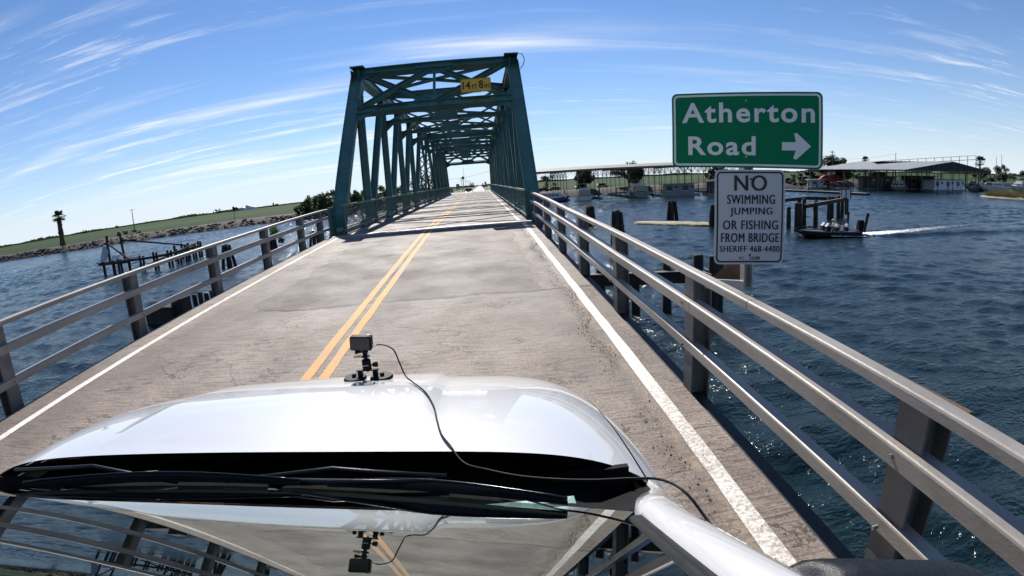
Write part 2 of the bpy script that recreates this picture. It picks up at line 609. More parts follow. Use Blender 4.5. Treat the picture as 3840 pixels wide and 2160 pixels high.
# ------------------------------------------------------------------ road
DECK_L, DECK_R = -5.28, 1.58
YJ = 16.9


def zd(y):
    """road surface height"""
    if y < YJ:
        return CAM_Z - 1.9 + 0.0344 * y
    z0 = CAM_Z - 1.9 + 0.0344 * YJ
    if y < 83:
        return z0 + 0.005 * (y - YJ)
    z1 = z0 + 0.005 * (83 - YJ)
    if y < 150:
        t = (y - 83) / 67
        return z1 + (2.75 - z1) * (t * t * (3 - 2 * t))
    return 2.75


def concrete(name, col, patchy=True):
    m, q, b = new_mat(name)
    geo = q.n('NewGeometry')
    pos = geo.outputs['Position']
    sp = q.n('SeparateXYZ'); q.link(pos, sp.inputs[0])
    base = q.ramp(q.noise(pos, 1.3, 9, 0.72), [(0.30, tuple(c * 0.66 for c in col)), (0.70, tuple(c * 1.20 for c in col))])
    # aggregate speckle
    spk = q.ramp(q.noise(pos, 42, 5, 0.8), [(0.33, 0.42), (0.5, 1.0), (0.68, 1.35)])
    c = q.mix(1.0, base, spk, 'MULTIPLY')
    # transverse broom marks and hairline scratches
    br = q.ramp(q.noise(q.mapping(pos, (1.1, 12, 1), (0, 0, rad(2))), 2.6, 7, 0.75), [(0.38, 0.36), (0.50, 1.0), (0.7, 1.12)])
    c = q.mix(0.85, c, br, 'MULTIPLY')
    # hairline cracks
    ck = q.m('ABSOLUTE', q.m('SUBTRACT', q.noise(q.mapping(pos, (0.8, 1.3, 1)), 0.75, 7, 0.62, 0.6), 0.5))
    ckm = q.m('MULTIPLY', q.m('LESS_THAN', ck, 0.006), q.m('GREATER_THAN', q.noise(pos, 0.45, 2), 0.47))
    c = q.mix(q.m('MULTIPLY', ckm, 0.75), c, (0.045, 0.036, 0.03))
    # dark tyre-worn and oil-stained areas
    blot = q.noise(q.mapping(pos, (0.5, 0.16, 1)), 1.1, 6, 0.6, 0.5)
    c = q.mix(q.ramp(blot, [(0.44, 0.0), (0.66, 0.6)]), c, tuple(x * 0.42 for x in col))
    if patchy:
        # an older, darker and rougher overlay beyond a ragged edge
        edge = q.m('ADD', sp.outputs[1], q.m('MULTIPLY', q.m('SUBTRACT', q.noise(pos, 1.3, 4), 0.5), 0.5))
        inl = q.m('MULTIPLY', q.m('GREATER_THAN', edge, 7.55), q.m('GREATER_THAN', q.m('ADD', sp.outputs[0], q.m('MULTIPLY', q.noise(pos, 0.9, 5), 1.1)), -3.3))
        inl = q.m('MULTIPLY', inl, q.m('LESS_THAN', q.m('ADD', sp.outputs[0], q.m('MULTIPLY', q.noise(pos, 1.1, 5), 0.9)), 1.25))
        grit = q.ramp(q.noise(pos, 30, 5, 0.75), [(0.35, 0.55), (0.65, 1.0)])
        c = q.mix(q.m('MULTIPLY', inl, 0.85), c, q.mix(1.0, c, q.mix(1.0, grit, (0.70, 0.66, 0.63), 'MULTIPLY'), 'MULTIPLY'))
        ln = q.m('MULTIPLY', q.m('COMPARE', edge, 7.55, 0.05), q.m('GREATER_THAN', sp.outputs[0], -3.6))
        c = q.mix(q.m('MULTIPLY', ln, 0.9), c, (0.03, 0.025, 0.022))
    if patchy:
        # silt and grime swept along the edge line
        bandx = q.m('SUBTRACT', 1.0, q.m('MULTIPLY', q.m('ABSOLUTE', q.m('SUBTRACT', sp.outputs[0], 1.13)), 5.5), clamp=True)
        dirt = q.m('MULTIPLY', bandx, q.ramp(q.noise(q.mapping(pos, (3.0, 1.2, 1)), 3.2, 7, 0.75, 0.5), [(0.40, 0.0), (0.58, 1.0)]))
        c = q.mix(q.m('MULTIPLY', dirt, 0.62), c, (0.085, 0.065, 0.05))
        sand = q.m('SUBTRACT', 1.0, q.m('MULTIPLY', q.m('ABSOLUTE', q.m('SUBTRACT', sp.outputs[0], 1.215)), 14.0), clamp=True)
        c = q.mix(q.m('MULTIPLY', sand, q.ramp(q.noise(pos, 4.0, 5, 0.7), [(0.4, 0.0), (0.6, 0.6)])), c, (0.36, 0.28, 0.19))
    q.link(c, b.inputs['Base Color'])
    q.link(q.ramp(q.noise(pos, 1.1, 5, 0.6), [(0.3, 0.52), (0.7, 0.72)]), b.inputs['Roughness'])
    b.inputs['Specular IOR Level'].default_value = 0.28
    bn = q.n('Bump'); bn.inputs['Strength'].default_value = 0.55; bn.inputs['Distance'].default_value = 0.012
    hh = q.m('ADD', q.noise(pos, 70, 5, 0.7), q.m('MULTIPLY', q.noise(q.mapping(pos, (1.5, 16, 1)), 3.0, 4, 0.6), 0.9))
    q.link(hh, bn.inputs['Height'])
    q.link(bn.outputs[0], b.inputs['Normal'])
    return m


M_CONC = concrete('approach_concrete', (0.262, 0.209, 0.170))
M_CONC2 = concrete('bridge_concrete', (0.185, 0.147, 0.122), False)
M_CURB = mat('curb_concrete', (0.36, 0.31, 0.27), 0.85, 0, 0.25, 2.5, 0.5, 30, stain=(0.16, 0.13, 0.11), stain_amt=0.6)
M_ASPH = mat('far_road_surface', (0.27, 0.255, 0.25), 0.7, 0, 0.15, 0.2, 0.2, 8)


def worn_paint(name, col, under, amt=0.5):
    m, q, b = new_mat(name)
    geo = q.n('NewGeometry'); pos = geo.outputs['Position']
    w1 = q.noise(pos, 38, 6, 0.75)
    w2 = q.noise(q.mapping(pos, (1, 0.4, 1)), 1.7, 4, 0.6)
    fac = q.ramp(q.m('ADD', w1, q.m('MULTIPLY', q.m('SUBTRACT', w2, 0.5), 0.5)), [(amt - 0.12, 1.0), (amt + 0.02, 0.0)])
    c = q.mix(q.m('MULTIPLY', fac, 0.8), q.ramp(q.noise(pos, 5, 5), [(0.3, tuple(x * 0.8 for x in col)), (0.7, col)]), under)
    q.link(c, b.inputs['Base Color'])
    b.inputs['Roughness'].default_value = 0.7
    bn = q.n('Bump'); bn.inputs['Strength'].default_value = 0.4; bn.inputs['Distance'].default_value = 0.008
    q.link(q.noise(pos, 70, 5, 0.7), bn.inputs['Height']); q.link(bn.outputs[0], b.inputs['Normal'])
    return m


M_YEL = worn_paint('yellow_line_paint', (0.66, 0.31, 0.05), (0.28, 0.22, 0.17), 0.50)
M_WHT = worn_paint('white_line_paint', (0.80, 0.76, 0.69), (0.27, 0.22, 0.18), 0.50)


def slab(name, y0, y1, x0, x1, thick, m, kind='structure', dz=0.0, step=1.5, parent=None):
    n = max(2, int((y1 - y0) / step))
    ys = [y0 + (y1 - y0) * i / n for i in range(n + 1)]
    q = MB()
    rows = [[(x0, y, zd(y) + dz - thick), (x0, y, zd(y) + dz), (x1, y, zd(y) + dz), (x1, y, zd(y) + dz - thick)] for y in ys]
    q.grid(rows, closed=True)
    q.add(rows[0], [(0, 1, 2, 3)]); q.add(rows[-1], [(3, 2, 1, 0)])
    o = q.build(name, m, parent)
    if kind and parent is None:
        tag(o, kind=kind)
    return o


road = slab('approach_road', -14, YJ - 0.25, DECK_L, DECK_R, 0.32, M_CONC)


def stripe(x0, x1, y0, y1, m, parent, dz=0.004, step=0.35, jit=0.006):
    n = max(2, int((y1 - y0) / step))
    rows = []
    for i in range(n + 1):
        y = y0 + (y1 - y0) * i / n
        rows.append([(x0 + random.uniform(-jit, jit), y, zd(y) + dz), (x1 + random.uniform(-jit, jit), y, zd(y) + dz)])
    return MB().grid(rows).build('lane_line', m, parent)


for a, b, mm in ((-4.905, -4.795, M_WHT), (1.255, 1.375, M_WHT), (-1.965, -1.85, M_YEL), (-1.77, -1.655, M_YEL)):
    stripe(a, b, -14, YJ - 0.3, mm, road)
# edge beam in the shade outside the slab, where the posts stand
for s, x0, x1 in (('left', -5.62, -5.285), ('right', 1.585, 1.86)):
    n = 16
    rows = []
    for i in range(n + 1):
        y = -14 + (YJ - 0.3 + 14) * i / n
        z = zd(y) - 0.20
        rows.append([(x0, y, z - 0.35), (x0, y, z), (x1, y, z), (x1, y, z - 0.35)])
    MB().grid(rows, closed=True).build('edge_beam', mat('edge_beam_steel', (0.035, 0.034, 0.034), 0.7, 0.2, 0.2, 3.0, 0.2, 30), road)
# loose grit swept against the right-hand line
q = MB()
M_GRIT = mat('road_grit', (0.13, 0.10, 0.08), 0.95, 0, 0.5, 30.0)
for i in range(4200):
    y = random.uniform(1.0, 16.2)
    t = abs(random.gauss(0, 1))
    x = 1.19 - 0.085 * t + 0.05 * math.sin(y * 2.1) + 0.05 * math.sin(y * 5.3 + 1) if random.random() < 0.93 else random.uniform(1.26, 1.56)
    if random.random() < 0.03:
        x = random.uniform(-4.7, 1.1)
    if (math.sin(y * 1.3) + math.sin(y * 3.7 + 2) * 0.6) < random.uniform(-1.6, 0.6):
        continue
    r = random.choice((0.002, 0.003, 0.003, 0.004, 0.005, 0.008)) * random.uniform(0.7, 1.3)
    z = zd(y) + 0.004
    a = random.uniform(0, 6.28)
    pts = [(x + r * math.cos(a + k * 2.09) * random.uniform(.7, 1.4), y + r * math.sin(a + k * 2.09) * random.uniform(.7, 1.4), z) for k in range(3)]
    q.add(pts + [(x, y, z + r * 0.9)], [(0, 1, 3), (1, 2, 3), (2, 0, 3)])
tag(q.build('road_grit', M_GRIT, road), kind='stuff')

# expansion joint at the bridge end: steel plates across the roadway
M_PLATE = mat('joint_plate_steel', (0.34, 0.32, 0.30), 0.5, 0.4, 0.2, 2.0, 0.2, 30)
jt = thing('expansion_joint', 'steel plate joint across the roadway where the truss bridge begins', 'bridge joint', (-1.85, YJ, zd(YJ)))
for y0, y1, dz in ((YJ - 0.245, YJ - 0.03, 0.008), (YJ - 0.02, YJ + 0.22, 0.022), (YJ + 0.23, YJ + 0.5, 0.012)):
    MB().box(-5.25, 1.60, y0, y1, zd(YJ) - 0.2, zd(y0) + dz).build('joint_plate', M_PLATE, jt)

# roadway on the bridge and the road beyond it
roadway = slab('bridge_roadway', YJ + 0.51, 83.0, -5.3, 1.85, 0.28, M_CONC2, step=3)
for a, b, mm in ((-4.72, -4.62, M_WHT), (1.18, 1.28, M_WHT), (-1.965, -1.85, M_YEL), (-1.77, -1.655, M_YEL)):
    stripe(a, b, YJ + 0.6, 83.0, mm, roadway, step=1.0)
farroad = slab('far_road', 83.05, 320, -5.6, 2.2, 0.4, M_ASPH, step=4)
stripe(-1.85, -1.75, 83.1, 318, M_YEL, farroad, step=6)
stripe(-5.0, -4.9, 83.1, 318, M_WHT, farroad, step=6)
stripe(1.45, 1.55, 83.1, 318, M_WHT, farroad, step=6)
q = MB()
q.add([(-5.6, 319, 2.74), (2.2, 319, 2.74), (2.2, 9000, 2.74), (-5.6, 9000, 2.74)], [(0, 1, 2, 3)])
tag(q.build('distant_road', M_ASPH), kind='structure')
# earth embankment that carries the road across the fields
rows = []
for y in [128, 140, 150, 170, 200, 260, 400, 900, 9000]:
    t = min(1, max(0, (y - 118) / 25))
    z = zd(y) - 0.45 if y > 150 else min(zd(y) - 0.45, -0.5 + 3.0 * t)
    rows.append([(-30, y, 0.9 if y > 165 else -0.6), (-14, y, z - 0.1), (-5.5, y, z), (2.1, y, z), (10, y, z - 0.2), (26, y, 0.9 if y > 165 else -0.6)])
tag(MB().grid(rows).build('road_embankment', mat('embankment_grass', (0.10, 0.11, 0.045), 0.95, 0, 0.3, 0.15, 0.3, 4), smooth=True), kind='structure')

# ------------------------------------------------------------------ approach railings
def railing(side, xf, sgn, y_posts, label, y_end):
    """xf: road-side face of the rails; sgn: +1 when the outside is +X"""
    t = thing('bridge_railing', label, 'railing', (xf, 8.0, zd(8.0)), 'three-rail steel railings along the approach')
    y0 = -6.0
    for lo, hi, dep, set_ in ((0.903, 0.962, 0.095, 0.02), (0.60, 0.695, 0.13, 0.0), (0.225, 0.31, 0.10, 0.038)):
        # rails come in spliced lengths with rounded upper edges
        cuts = {0.903: [y0, 3.0, 9.2, y_end], 0.60: [y0, 3.95 if sgn > 0 else 8.6, y_end], 0.225: [y0, 5.6 if sgn < 0 else 7.1, y_end]}[lo]
        for a, b in zip(cuts[:-1], cuts[1:]):
            a2, b2 = a + 0.004, b - 0.004
            bv = 0.014
            prof = [(0, lo), (0, hi - bv), (bv * 0.3, hi - bv * 0.3), (bv, hi), (dep - bv, hi), (dep, hi - bv), (dep, lo)]
            n = 6
            rows = []
            for i in range(n + 1):
                y = a2 + (b2 - a2) * i / n
                sag = 0.004 * math.sin(y * 0.9 + lo * 9)
                rows.append([(xf + sgn * (p + set_) + sag, y, zd(min(y, YJ - 0.01)) + h + sag) for p, h in prof])
            qq = MB().grid(rows, closed=True)
            qq.add(rows[0], [tuple(range(len(prof)))]); qq.add(rows[-1], [tuple(range(len(prof) - 1, -1, -1))])
            qq.build('rail', M_GALV, t)
    for y in y_posts:
        z0, z1 = zd(y) - 0.42, zd(y) + 0.902
        xa, xb = xf + sgn * 0.06, xf + sgn * 0.235
        qq = MB()
        # H section: flanges face the road and the river, web between
        lo_, hi_ = min(xa, xb), max(xa, xb)
        zr = z1
        qq.box(lo_, lo_ + 0.014, y - 0.09, y + 0.09, z0, zr)
        qq.box(hi_ - 0.014, hi_, y - 0.09, y + 0.09, z0, zr)
        qq.box(lo_ + 0.014, hi_ - 0.014, y - 0.008, y + 0.008, z0, zr)
        qq.box(lo_ + 0.014, hi_ - 0.014, y - 0.085, y + 0.085, z0, z0 + 0.015)
        p = qq.build('post', M_POST, t)
        for h in (0.65, 0.265):
            MB().tube([(xf - sgn * 0.012, y + 0.02, zd(y) + h), (xf + sgn * 0.02, y + 0.02, zd(y) + h)], 0.011, 6).build('bolt', M_STEEL, p)
    return t


RPOST = [1.52 + 2.57 * i for i in range(-2, 7)]
LPOST = [4.2 + 2.70 * i for i in range(-3, 5)] + [16.9]
railing('right', 1.66, 1, RPOST, 'grey three-rail steel railing on the side of the green sign', 17.55)
railing('left', -5.36, -1, LPOST, 'grey three-rail steel railing on the side opposite the green sign', 18.6)
# a thin plate left lying on the top rail
qq = MB().box(1.777, 1.805, 1.28, 1.74, zd(1.5) + 0.91, zd(1.5) + 0.948)
tag(qq.build('steel_strip', M_RUST), 'rusty flat steel strip fixed behind the top rail above the nearest post', 'steel strip')

# ------------------------------------------------------------------ truss bridge
XL, XR = -5.19, 1.83
TOPZ, BOTZ = 11.42, zd(20) - 0.30
NODES = [17.7, 23.4, 29.1, 34.8, 40.5, 47.4, 53.2, 60.1, 65.8, 71.5, 77.2, 82.9]
NTOP = NODES[1:-1]
br = thing('truss_bridge', 'teal green steel through-truss bridge ahead of the car', 'bridge', (-1.68, 17.7, zd(17.7)))
# bays of the two trusses
for xc in (XL, XR):
    for ya, yb in ((NODES[0], NODES[1]), (NODES[-1], NODES[-2])):
        d = Vector((0, yb - ya, TOPZ - BOTZ)).normalized()
        qq = MB()
        qq.beam((xc, ya, BOTZ) , (xc, yb, TOPZ), 0.46, 0.36, (0, 0, 1))
        p = qq.build('end_post', M_TEAL, br)
        # cover plate flanges and rivet rows
        rq = MB()
        nrm = Vector((1, 0, 0)).cross(d).normalized()
        if nrm.y > 0: nrm = -nrm
        if ya > 50: nrm = -nrm
        A, B = Vector((xc, ya, BOTZ)), Vector((xc, yb, TOPZ))
        for s in (-1, 1):
            off = Vector((s * 0.235, 0, 0)) + nrm * 0.165
            rq.beam(A + off, B + off, 0.05, 0.075, tuple(nrm))
        L = (B - A).length
        nr = int(L / 0.6)
        for i in range(nr):
            for s in (-0.235, 0.235):
                c = A + d * ((i + 0.5) * L / nr) + Vector((s, 0, 0)) + nrm * 0.2
                rq.beam(c - d * 0.02, c + d * 0.02, 0.045, 0.03, tuple(nrm))
        rq.build('flange', M_TEAL, p)
    # top and bottom chords
    for (na, nb) in zip(NTOP[:-1], NTOP[1:]):
        MB().hbeam((xc, na, TOPZ), (xc, nb, TOPZ), 0.46, 0.40, 0.03, 0.3).build('top_chord', M_TEAL, br)
    MB().hbeam((xc, NODES[0], BOTZ), (xc, NODES[-1], BOTZ + 0.3), 0.40, 0.45, 0.03, 0.02).build('bottom_chord', M_TEAL, br)
    # verticals
    for i, y in enumerate(NTOP):
        zb = BOTZ + 0.005 * (y - 17.7)
        if y in (47.4, 53.2):      # laced tower posts over the pivot
            for s in (-1, 1):
                MB().beam((xc + s * 0.2, y, zb), (xc + s * 0.2, y, TOPZ), 0.07, 0.5, (0, 1, 0)).build('tower_leg', M_TEAL, br)
            lq = MB()
            z = zb; kk = 1
            while z < TOPZ - 0.5:
                for yo in (-0.24, 0.24):
                    lq.beam((xc - 0.2 * kk, y + yo, z), (xc + 0.2 * kk, y + yo, z + 0.42), 0.012, 0.07, (1, 0, 0.5))
                z += 0.42; kk = -kk
            tag(lq.build('lacing', M_TEAL, br), kind='stuff')
        else:
            MB().hbeam((xc, y, zb), (xc, y, TOPZ), 0.24, 0.34, 0.02, 0.014, (1, 0, 0)).build('vertical', M_TEAL, br)
    # diagonals rise towards the middle of the bridge
    for i in range(1, len(NODES) - 2):
        ya, yb = NODES[i], NODES[i + 1]
        if ya < 41:
            lo_, hi_ = ya, yb
        elif ya > 53:
            lo_, hi_ = yb, ya
        else:
            lo_, hi_ = ya, yb
        if ya == 47.4:
            for a, b in ((ya, yb), (yb, ya)):
                MB().hbeam((xc, a, BOTZ + 0.15), (xc, b, TOPZ), 0.12, 0.22, 0.015, 0.012, (1, 0, 0)).build('diagonal', M_TEAL, br)
            continue
        sg = 1 if hi_ > lo_ else -1
        MB().hbeam((xc, lo_ + 0.18 * sg, BOTZ + 0.005 * (lo_ - 17.7)), (xc, hi_ - 0.18 * sg, TOPZ), 0.24, 0.32, 0.02, 0.014, (1, 0, 0)).build('diagonal', M_TEAL, br)
    # gusset plates at the top joints
    for y in NTOP:
        qq = MB()
        for s in (-0.165, 0.165):
            qq.prism([(xc + s - 0.008, y - 0.7, TOPZ + 0.17), (xc + s - 0.008, y + 0.7, TOPZ + 0.17), (xc + s - 0.008, y + 0.55, TOPZ - 0.5), (xc + s - 0.008, y + 0.15, TOPZ - 0.75), (xc + s - 0.008, y - 0.15, TOPZ - 0.75), (xc + s - 0.008, y - 0.55, TOPZ - 0.5)], (0.016, 0, 0))
        qq.build('gusset_plate', M_TEAL, br)


def portal(y0, y1, name='portal_frame'):
    """bracing between the sloping end posts; y0 bottom, y1 top of the posts"""
    def P(x, z, fwd=0.0):
        t = (z - BOTZ) / (TOPZ - BOTZ)
        y = y0 + (y1 - y0) * t
        s = -1 if y1 > y0 else 1
        return Vector((x, y + s * (0.12 + fwd), z))
    up = Vector((0, y1 - y0, TOPZ - BOTZ)).normalized()
    nrm = Vector((1, 0, 0)).cross(up)
    f = thing_part(name, br, P(0, 10.4))
    xa, xb, xm = XL + 0.22, XR - 0.22, (XL + XR) / 2
    zs, zt = 9.50, 11.50
    MB().hbeam(P(xa, zt), P(xb, zt), 0.32, 0.42, 0.04, 0.02, tuple(up)).build('top_beam', M_TEAL, f)
    MB().hbeam(P(xa, zs), P(xb, zs), 0.30, 0.40, 0.04, 0.02, tuple(up)).build('lower_strut', M_TEAL, f)
    MB().beam(P(xm, zs + 0.1), P(xm, zt - 0.1), 0.12, 0.05, tuple(nrm)).build('hanger', M_TEAL, f)
    for a, b in ((xa, xm), (xm, xb)):
        c = (a + b) / 2
        for k, (p, r) in enumerate(((P(a + .12, zt - 0.12), P(b - .12, zs + 0.12)), (P(a + .12, zs + 0.12, 0.10), P(b - .12, zt - 0.12, 0.10)))):
            MB().hbeam(p, r, 0.20, 0.22, 0.025, 0.012, tuple(up)).build('brace', M_TEAL, f)
    # plates: corners, middle top, middle bottom, haunches under the strut
    for s, xe in ((1, XL - 0.22), (-1, XR + 0.22)):
        MB().prism([P(xe, zt + 0.27, 0.06), P(xe + s * 0.95, zt + 0.27, 0.06), P(xe + s * 1.05, zt - 0.1, 0.06), P(xe + s * 0.55, zt - 0.38, 0.06), P(xe, zt - 0.45, 0.06)], tuple(nrm * 0.02)).build('corner_plate', M_TEAL, f)
        xi = XL + 0.2 if s > 0 else XR - 0.2
        MB().prism([P(xi, zs + 0.75, 0.05), P(xi + s * 0.35, zs + 0.18, 0.05), P(xi + s * 1.0, zs + 0.12, 0.05), P(xi + s * 0.75, zs - 0.17, 0.05), P(xi, zs - 0.5, 0.05)], tuple(nrm * 0.02)).build('corner_plate', M_TEAL, f)
        MB().box(xe - 0.02 if s > 0 else xe - 0.60, xe + 0.60 if s > 0 else xe + 0.02, P(0, zt).y - 0.5, P(0, zt).y + 0.6, TOPZ + 0.31, TOPZ + 0.36).build('cap_plate', M_TEAL, f)
    MB().prism([P(xm - 0.85, zt + 0.16, 0.07), P(xm + 0.85, zt + 0.16, 0.07), P(xm + 0.85, zt - 0.15, 0.07), P(xm + 0.3, zt - 0.42, 0.07), P(xm - 0.3, zt - 0.42, 0.07), P(xm - 0.85, zt - 0.15, 0.07)], tuple(nrm * 0.02)).build('middle_plate', M_TEAL, f)
    MB().prism([P(xm - 1.1, zs - 0.17, 0.07), P(xm + 1.1, zs - 0.17, 0.07), P(xm + 1.1, zs + 0.15, 0.07), P(xm + 0.5, zs + 0.48, 0.07), P(xm - 0.5, zs + 0.48, 0.07), P(xm - 1.1, zs + 0.15, 0.07)], tuple(nrm * 0.02)).build('middle_plate', M_TEAL, f)
    return f


def thing_part(name, parent, at):
    o = bpy.data.objects.new(name, None)
    COL.objects.link(o)
    o.parent = parent
    o.location = Vector(at) - parent.location
    o.empty_display_size = 0.2
    return o


portal(NODES[0], NODES[1])
portal(NODES[-1], NODES[-2])
# sway frames and top laterals
for i, y in enumerate(NTOP[1:-1]):
    f = thing_part('sway_frame', br, (-1.68, y, 10.6))
    xa, xb, xm = XL + 0.15, XR - 0.15, (XL + XR) / 2
    zs, zt = 9.92, TOPZ
    MB().hbeam((xa, y, zt), (xb, y, zt), 0.26, 0.32, 0.025, 0.02).build('top_beam', M_TEAL, f)
    MB().hbeam((xa, y, zs), (xb, y, zs), 0.24, 0.22, 0.025, 0.02).build('lower_strut', M_TEAL, f)
    for a, b in ((xa, xm), (xm, xb)):
        for k, (z1, z2) in enumerate(((zs, zt), (zt, zs))):
            MB().beam((a + .1, y + 0.05 * k, z1), (b - .1, y + 0.05 * k, z2), 0.06, 0.12, (0, 0, 1)).build('brace', M_TEAL, f)
    MB().prism([(xm - 0.75, y - 0.14, zs - 0.11), (xm + 0.75, y - 0.14, zs - 0.11), (xm + 0.72, y - 0.14, zs + 0.15), (xm + 0.4, y - 0.14, zs + 0.42), (xm - 0.4, y - 0.14, zs + 0.42), (xm - 0.72, y - 0.14, zs + 0.15)], (0, 0.02, 0)).build('middle_plate', M_TEAL, f)
    for s, xe in ((1, xa), (-1, xb)):
        MB().prism([(xe, y - 0.03, zs + 0.12), (xe + s * 0.55, y - 0.03, zs + 0.10), (xe + s * 0.45, y - 0.03, zs - 0.12), (xe, y - 0.03, zs - 0.5)], (0, 0.03, 0)).build('knee_plate', M_TEAL, f)
for a, b in zip(NTOP[:-1], NTOP[1:]):
    for k, (x1, x2) in enumerate(((XL, XR), (XR, XL))):
        MB().hbeam((x1, a + 0.2, TOPZ + 0.05 + 0.1 * k), (x2, b - 0.2, TOPZ + 0.05 + 0.1 * k), 0.16, 0.14, 0.015, 0.01).build('lateral_brace', M_TEAL, br)

# bridge fence: posts, rails and lattice inside each truss
for side, xf in (('l', XL + 0.30), ('r', XR - 0.30)):
    ys = [17.9 + 2.83 * i for i in range(24)]
    f = thing_part('fence', br, (xf, 50, zd(50)))
    for za, hgt in ((1.02, 0.07), (0.16, 0.06)):
        MB().beam((xf, 17.6, zd(17.6) + za), (xf, 82.9, zd(82.9) + za), 0.075, hgt).build('fence_rail', M_TEAL, f)
    for y in ys:
        if y < 82.5:
            MB().beam((xf, y, zd(y) - 0.1), (xf, y, zd(y) + 1.0), 0.07, 0.07, (0, 1, 0)).build('fence_post', M_TEAL, f)
    lq = MB()
    y = 17.9
    st, span = 0.20, 0.62
    while y < 82.2:
        z0, z1 = zd(y) + 0.18, zd(y) + 1.0
        lq.beam((xf - 0.01, y, z0), (xf - 0.01, y + span, z1), 0.006, 0.024, (0, 0, 1))
        lq.beam((xf + 0.01, y + span, z0), (xf + 0.01, y, z1), 0.006, 0.024, (0, 0, 1))
        y += st
    tag(lq.build('lattice', M_TEAL, f), kind='stuff')
# curbs: separate concrete blocks with drain gaps
for x0, x1 in ((-5.22, -4.98), (1.56, 1.80)):
    y = 18.3 if x0 > 0 else 17.8
    k = 0
    while y < 82:
        L = (2.3, 1.0, 1.45, 0.55, 1.2, 1.9, 0.8)[k % 7] * 1.25
        z = zd(y)
        MB().bbox(x0, x1, y, y + L, z - 0.02, z + 0.26 + random.uniform(-0.015, 0.015), 0.02).build('curb_block', M_CURB, br)
        y += L + (0.10, 0.35, 0.12)[k % 3]
        k += 1
# end panels that close the gap between approach railing and truss
for s, xf in ((-1, -5.30), (1, 1.72)):
    pq = MB()
    pq.box(xf - 0.02, xf + 0.02, 17.35, 18.0, zd(17.5) - 0.3, zd(17.5) + 1.0)
    for i in range(4):
        pq.beam((xf - s * 0.03, 17.40 + 0.13 * i, zd(17.5) + 0.25), (xf - s * 0.03, 17.47 + 0.13 * i, zd(17.5) + 0.95), 0.012, 0.03, (1, 0, 0))
    pq.build('end_panel', M_TEAL, br)
# substructure: pivot pier and end piers in the water
M_PIER = mat('pier_concrete', (0.28, 0.25, 0.22), 0.9, 0, 0.25, 0.6, 0.4, 8, stain=(0.08, 0.08, 0.06), stain_amt=0.7)
pq = MB()
ring = lambda r, z: [( -1.68 + r * math.cos(2 * math.pi * i / 28), 50.3 + r * math.sin(2 * math.pi * i / 28), z) for i in range(28)]
pq.grid([ring(3.7, -2), ring(3.7, 3.2), ring(3.5, 3.4), ring(0.2, 3.45)], closed=True)
pq.build('pivot_pier', M_PIER, br)
for y in (17.2, 83.2):
    MB().bbox(-6.0, 2.6, y - 0.7, y + 0.7, -2, zd(y) - 1.0, 0.15).build('end_pier', M_PIER, br)

# yellow height sign on the portal
cs = thing('clearance_sign', 'yellow height sign reading 14 FT 8 IN on the bridge portal', 'road sign', (0.105, 21.25, CAM_Z + 4.1))
M_YSIGN = mat('yellow_sign_sheet', (0.80, 0.44, 0.025), 0.5, 0, 0.08, 2.0, stain=(0.55, 0.27, 0.02), stain_amt=0.3)
M_SIGNBLK = mat('sign_black', (0.012, 0.012, 0.012), 0.5)
cy_, cz_ = 21.25, CAM_Z + 4.105
pl = rounded_rect(1.235, 0.575, 0.05)
MB().prism([(0.105 + x, cy_, cz_ + z) for x, z in pl], (0, 0.012, 0)).build('sign_panel', M_YSIGN, cs)
bq = MB()
for a, b in ((rounded_rect(1.215, 0.555, 0.045), rounded_rect(1.185, 0.525, 0.035)),):
    n = len(a)
    vs = [(0.105 + x, cy_ - 0.004, cz_ + z) for x, z in a] + [(0.105 + x, cy_ - 0.004, cz_ + z) for x, z in b]
    bq.add(vs, [(i, (i + 1) % n, n + (i + 1) % n, n + i) for i in range(n)])
bq.build('sign_border', M_SIGNBLK, cs)
for body, size, xo, zo, bold in (('14', 0.44, -0.38, 0.01, 0.010), ('FT', 0.24, -0.055, -0.055, 0.004), ('8', 0.44, 0.215, 0.02, 0.010), ('IN', 0.24, 0.455, -0.055, 0.004)):
    vs, fs, w_, h_ = text_geo(body, size, bold, 0.88)
    MB().add([(0.105 + xo + v.x, cy_ - 0.006 + v.y, cz_ + zo + v.z) for v in vs], fs).build('lettering', M_SIGNBLK, cs)
for zz in (-0.2, 0.2):
    MB().box(-0.1, 0.3, cy_ + 0.012, cy_ + 0.42, cz_ + zz - 0.03, cz_ + zz + 0.03).build('bracket', M_TEAL, cs)
# loop of cable on the right portal corner
pts = [(XR + 0.25, 22.9, 11.75), (XR + 0.42, 22.9, 11.7), (XR + 0.5, 22.88, 11.45), (XR + 0.43, 22.8, 11.2), (XR + 0.28, 22.7, 11.0)]
tag(MB().tube(pts, 0.018, 6).build('portal_cable', M_BLACK, smooth=True), 'thin black cable looped at the top corner of the portal above the height sign', 'cable')

# ------------------------------------------------------------------ the white car the camera rides on
def paint_mat():
    m, q, b = new_mat('white_car_paint')
    geo = q.n('NewGeometry')
    c = q.ramp(q.noise(geo.outputs['Position'], 1.3, 3), [(0.3, (0.535, 0.53, 0.535)), (0.7, (0.565, 0.56, 0.56))])
    q.link(c, b.inputs['Base Color'])
    b.inputs['Roughness'].default_value = 0.45
    b.inputs['Coat Weight'].default_value = 1.0
    b.inputs['Coat Roughness'].default_value = 0.015
    b.inputs['Coat IOR'].default_value = 1.5
    return m


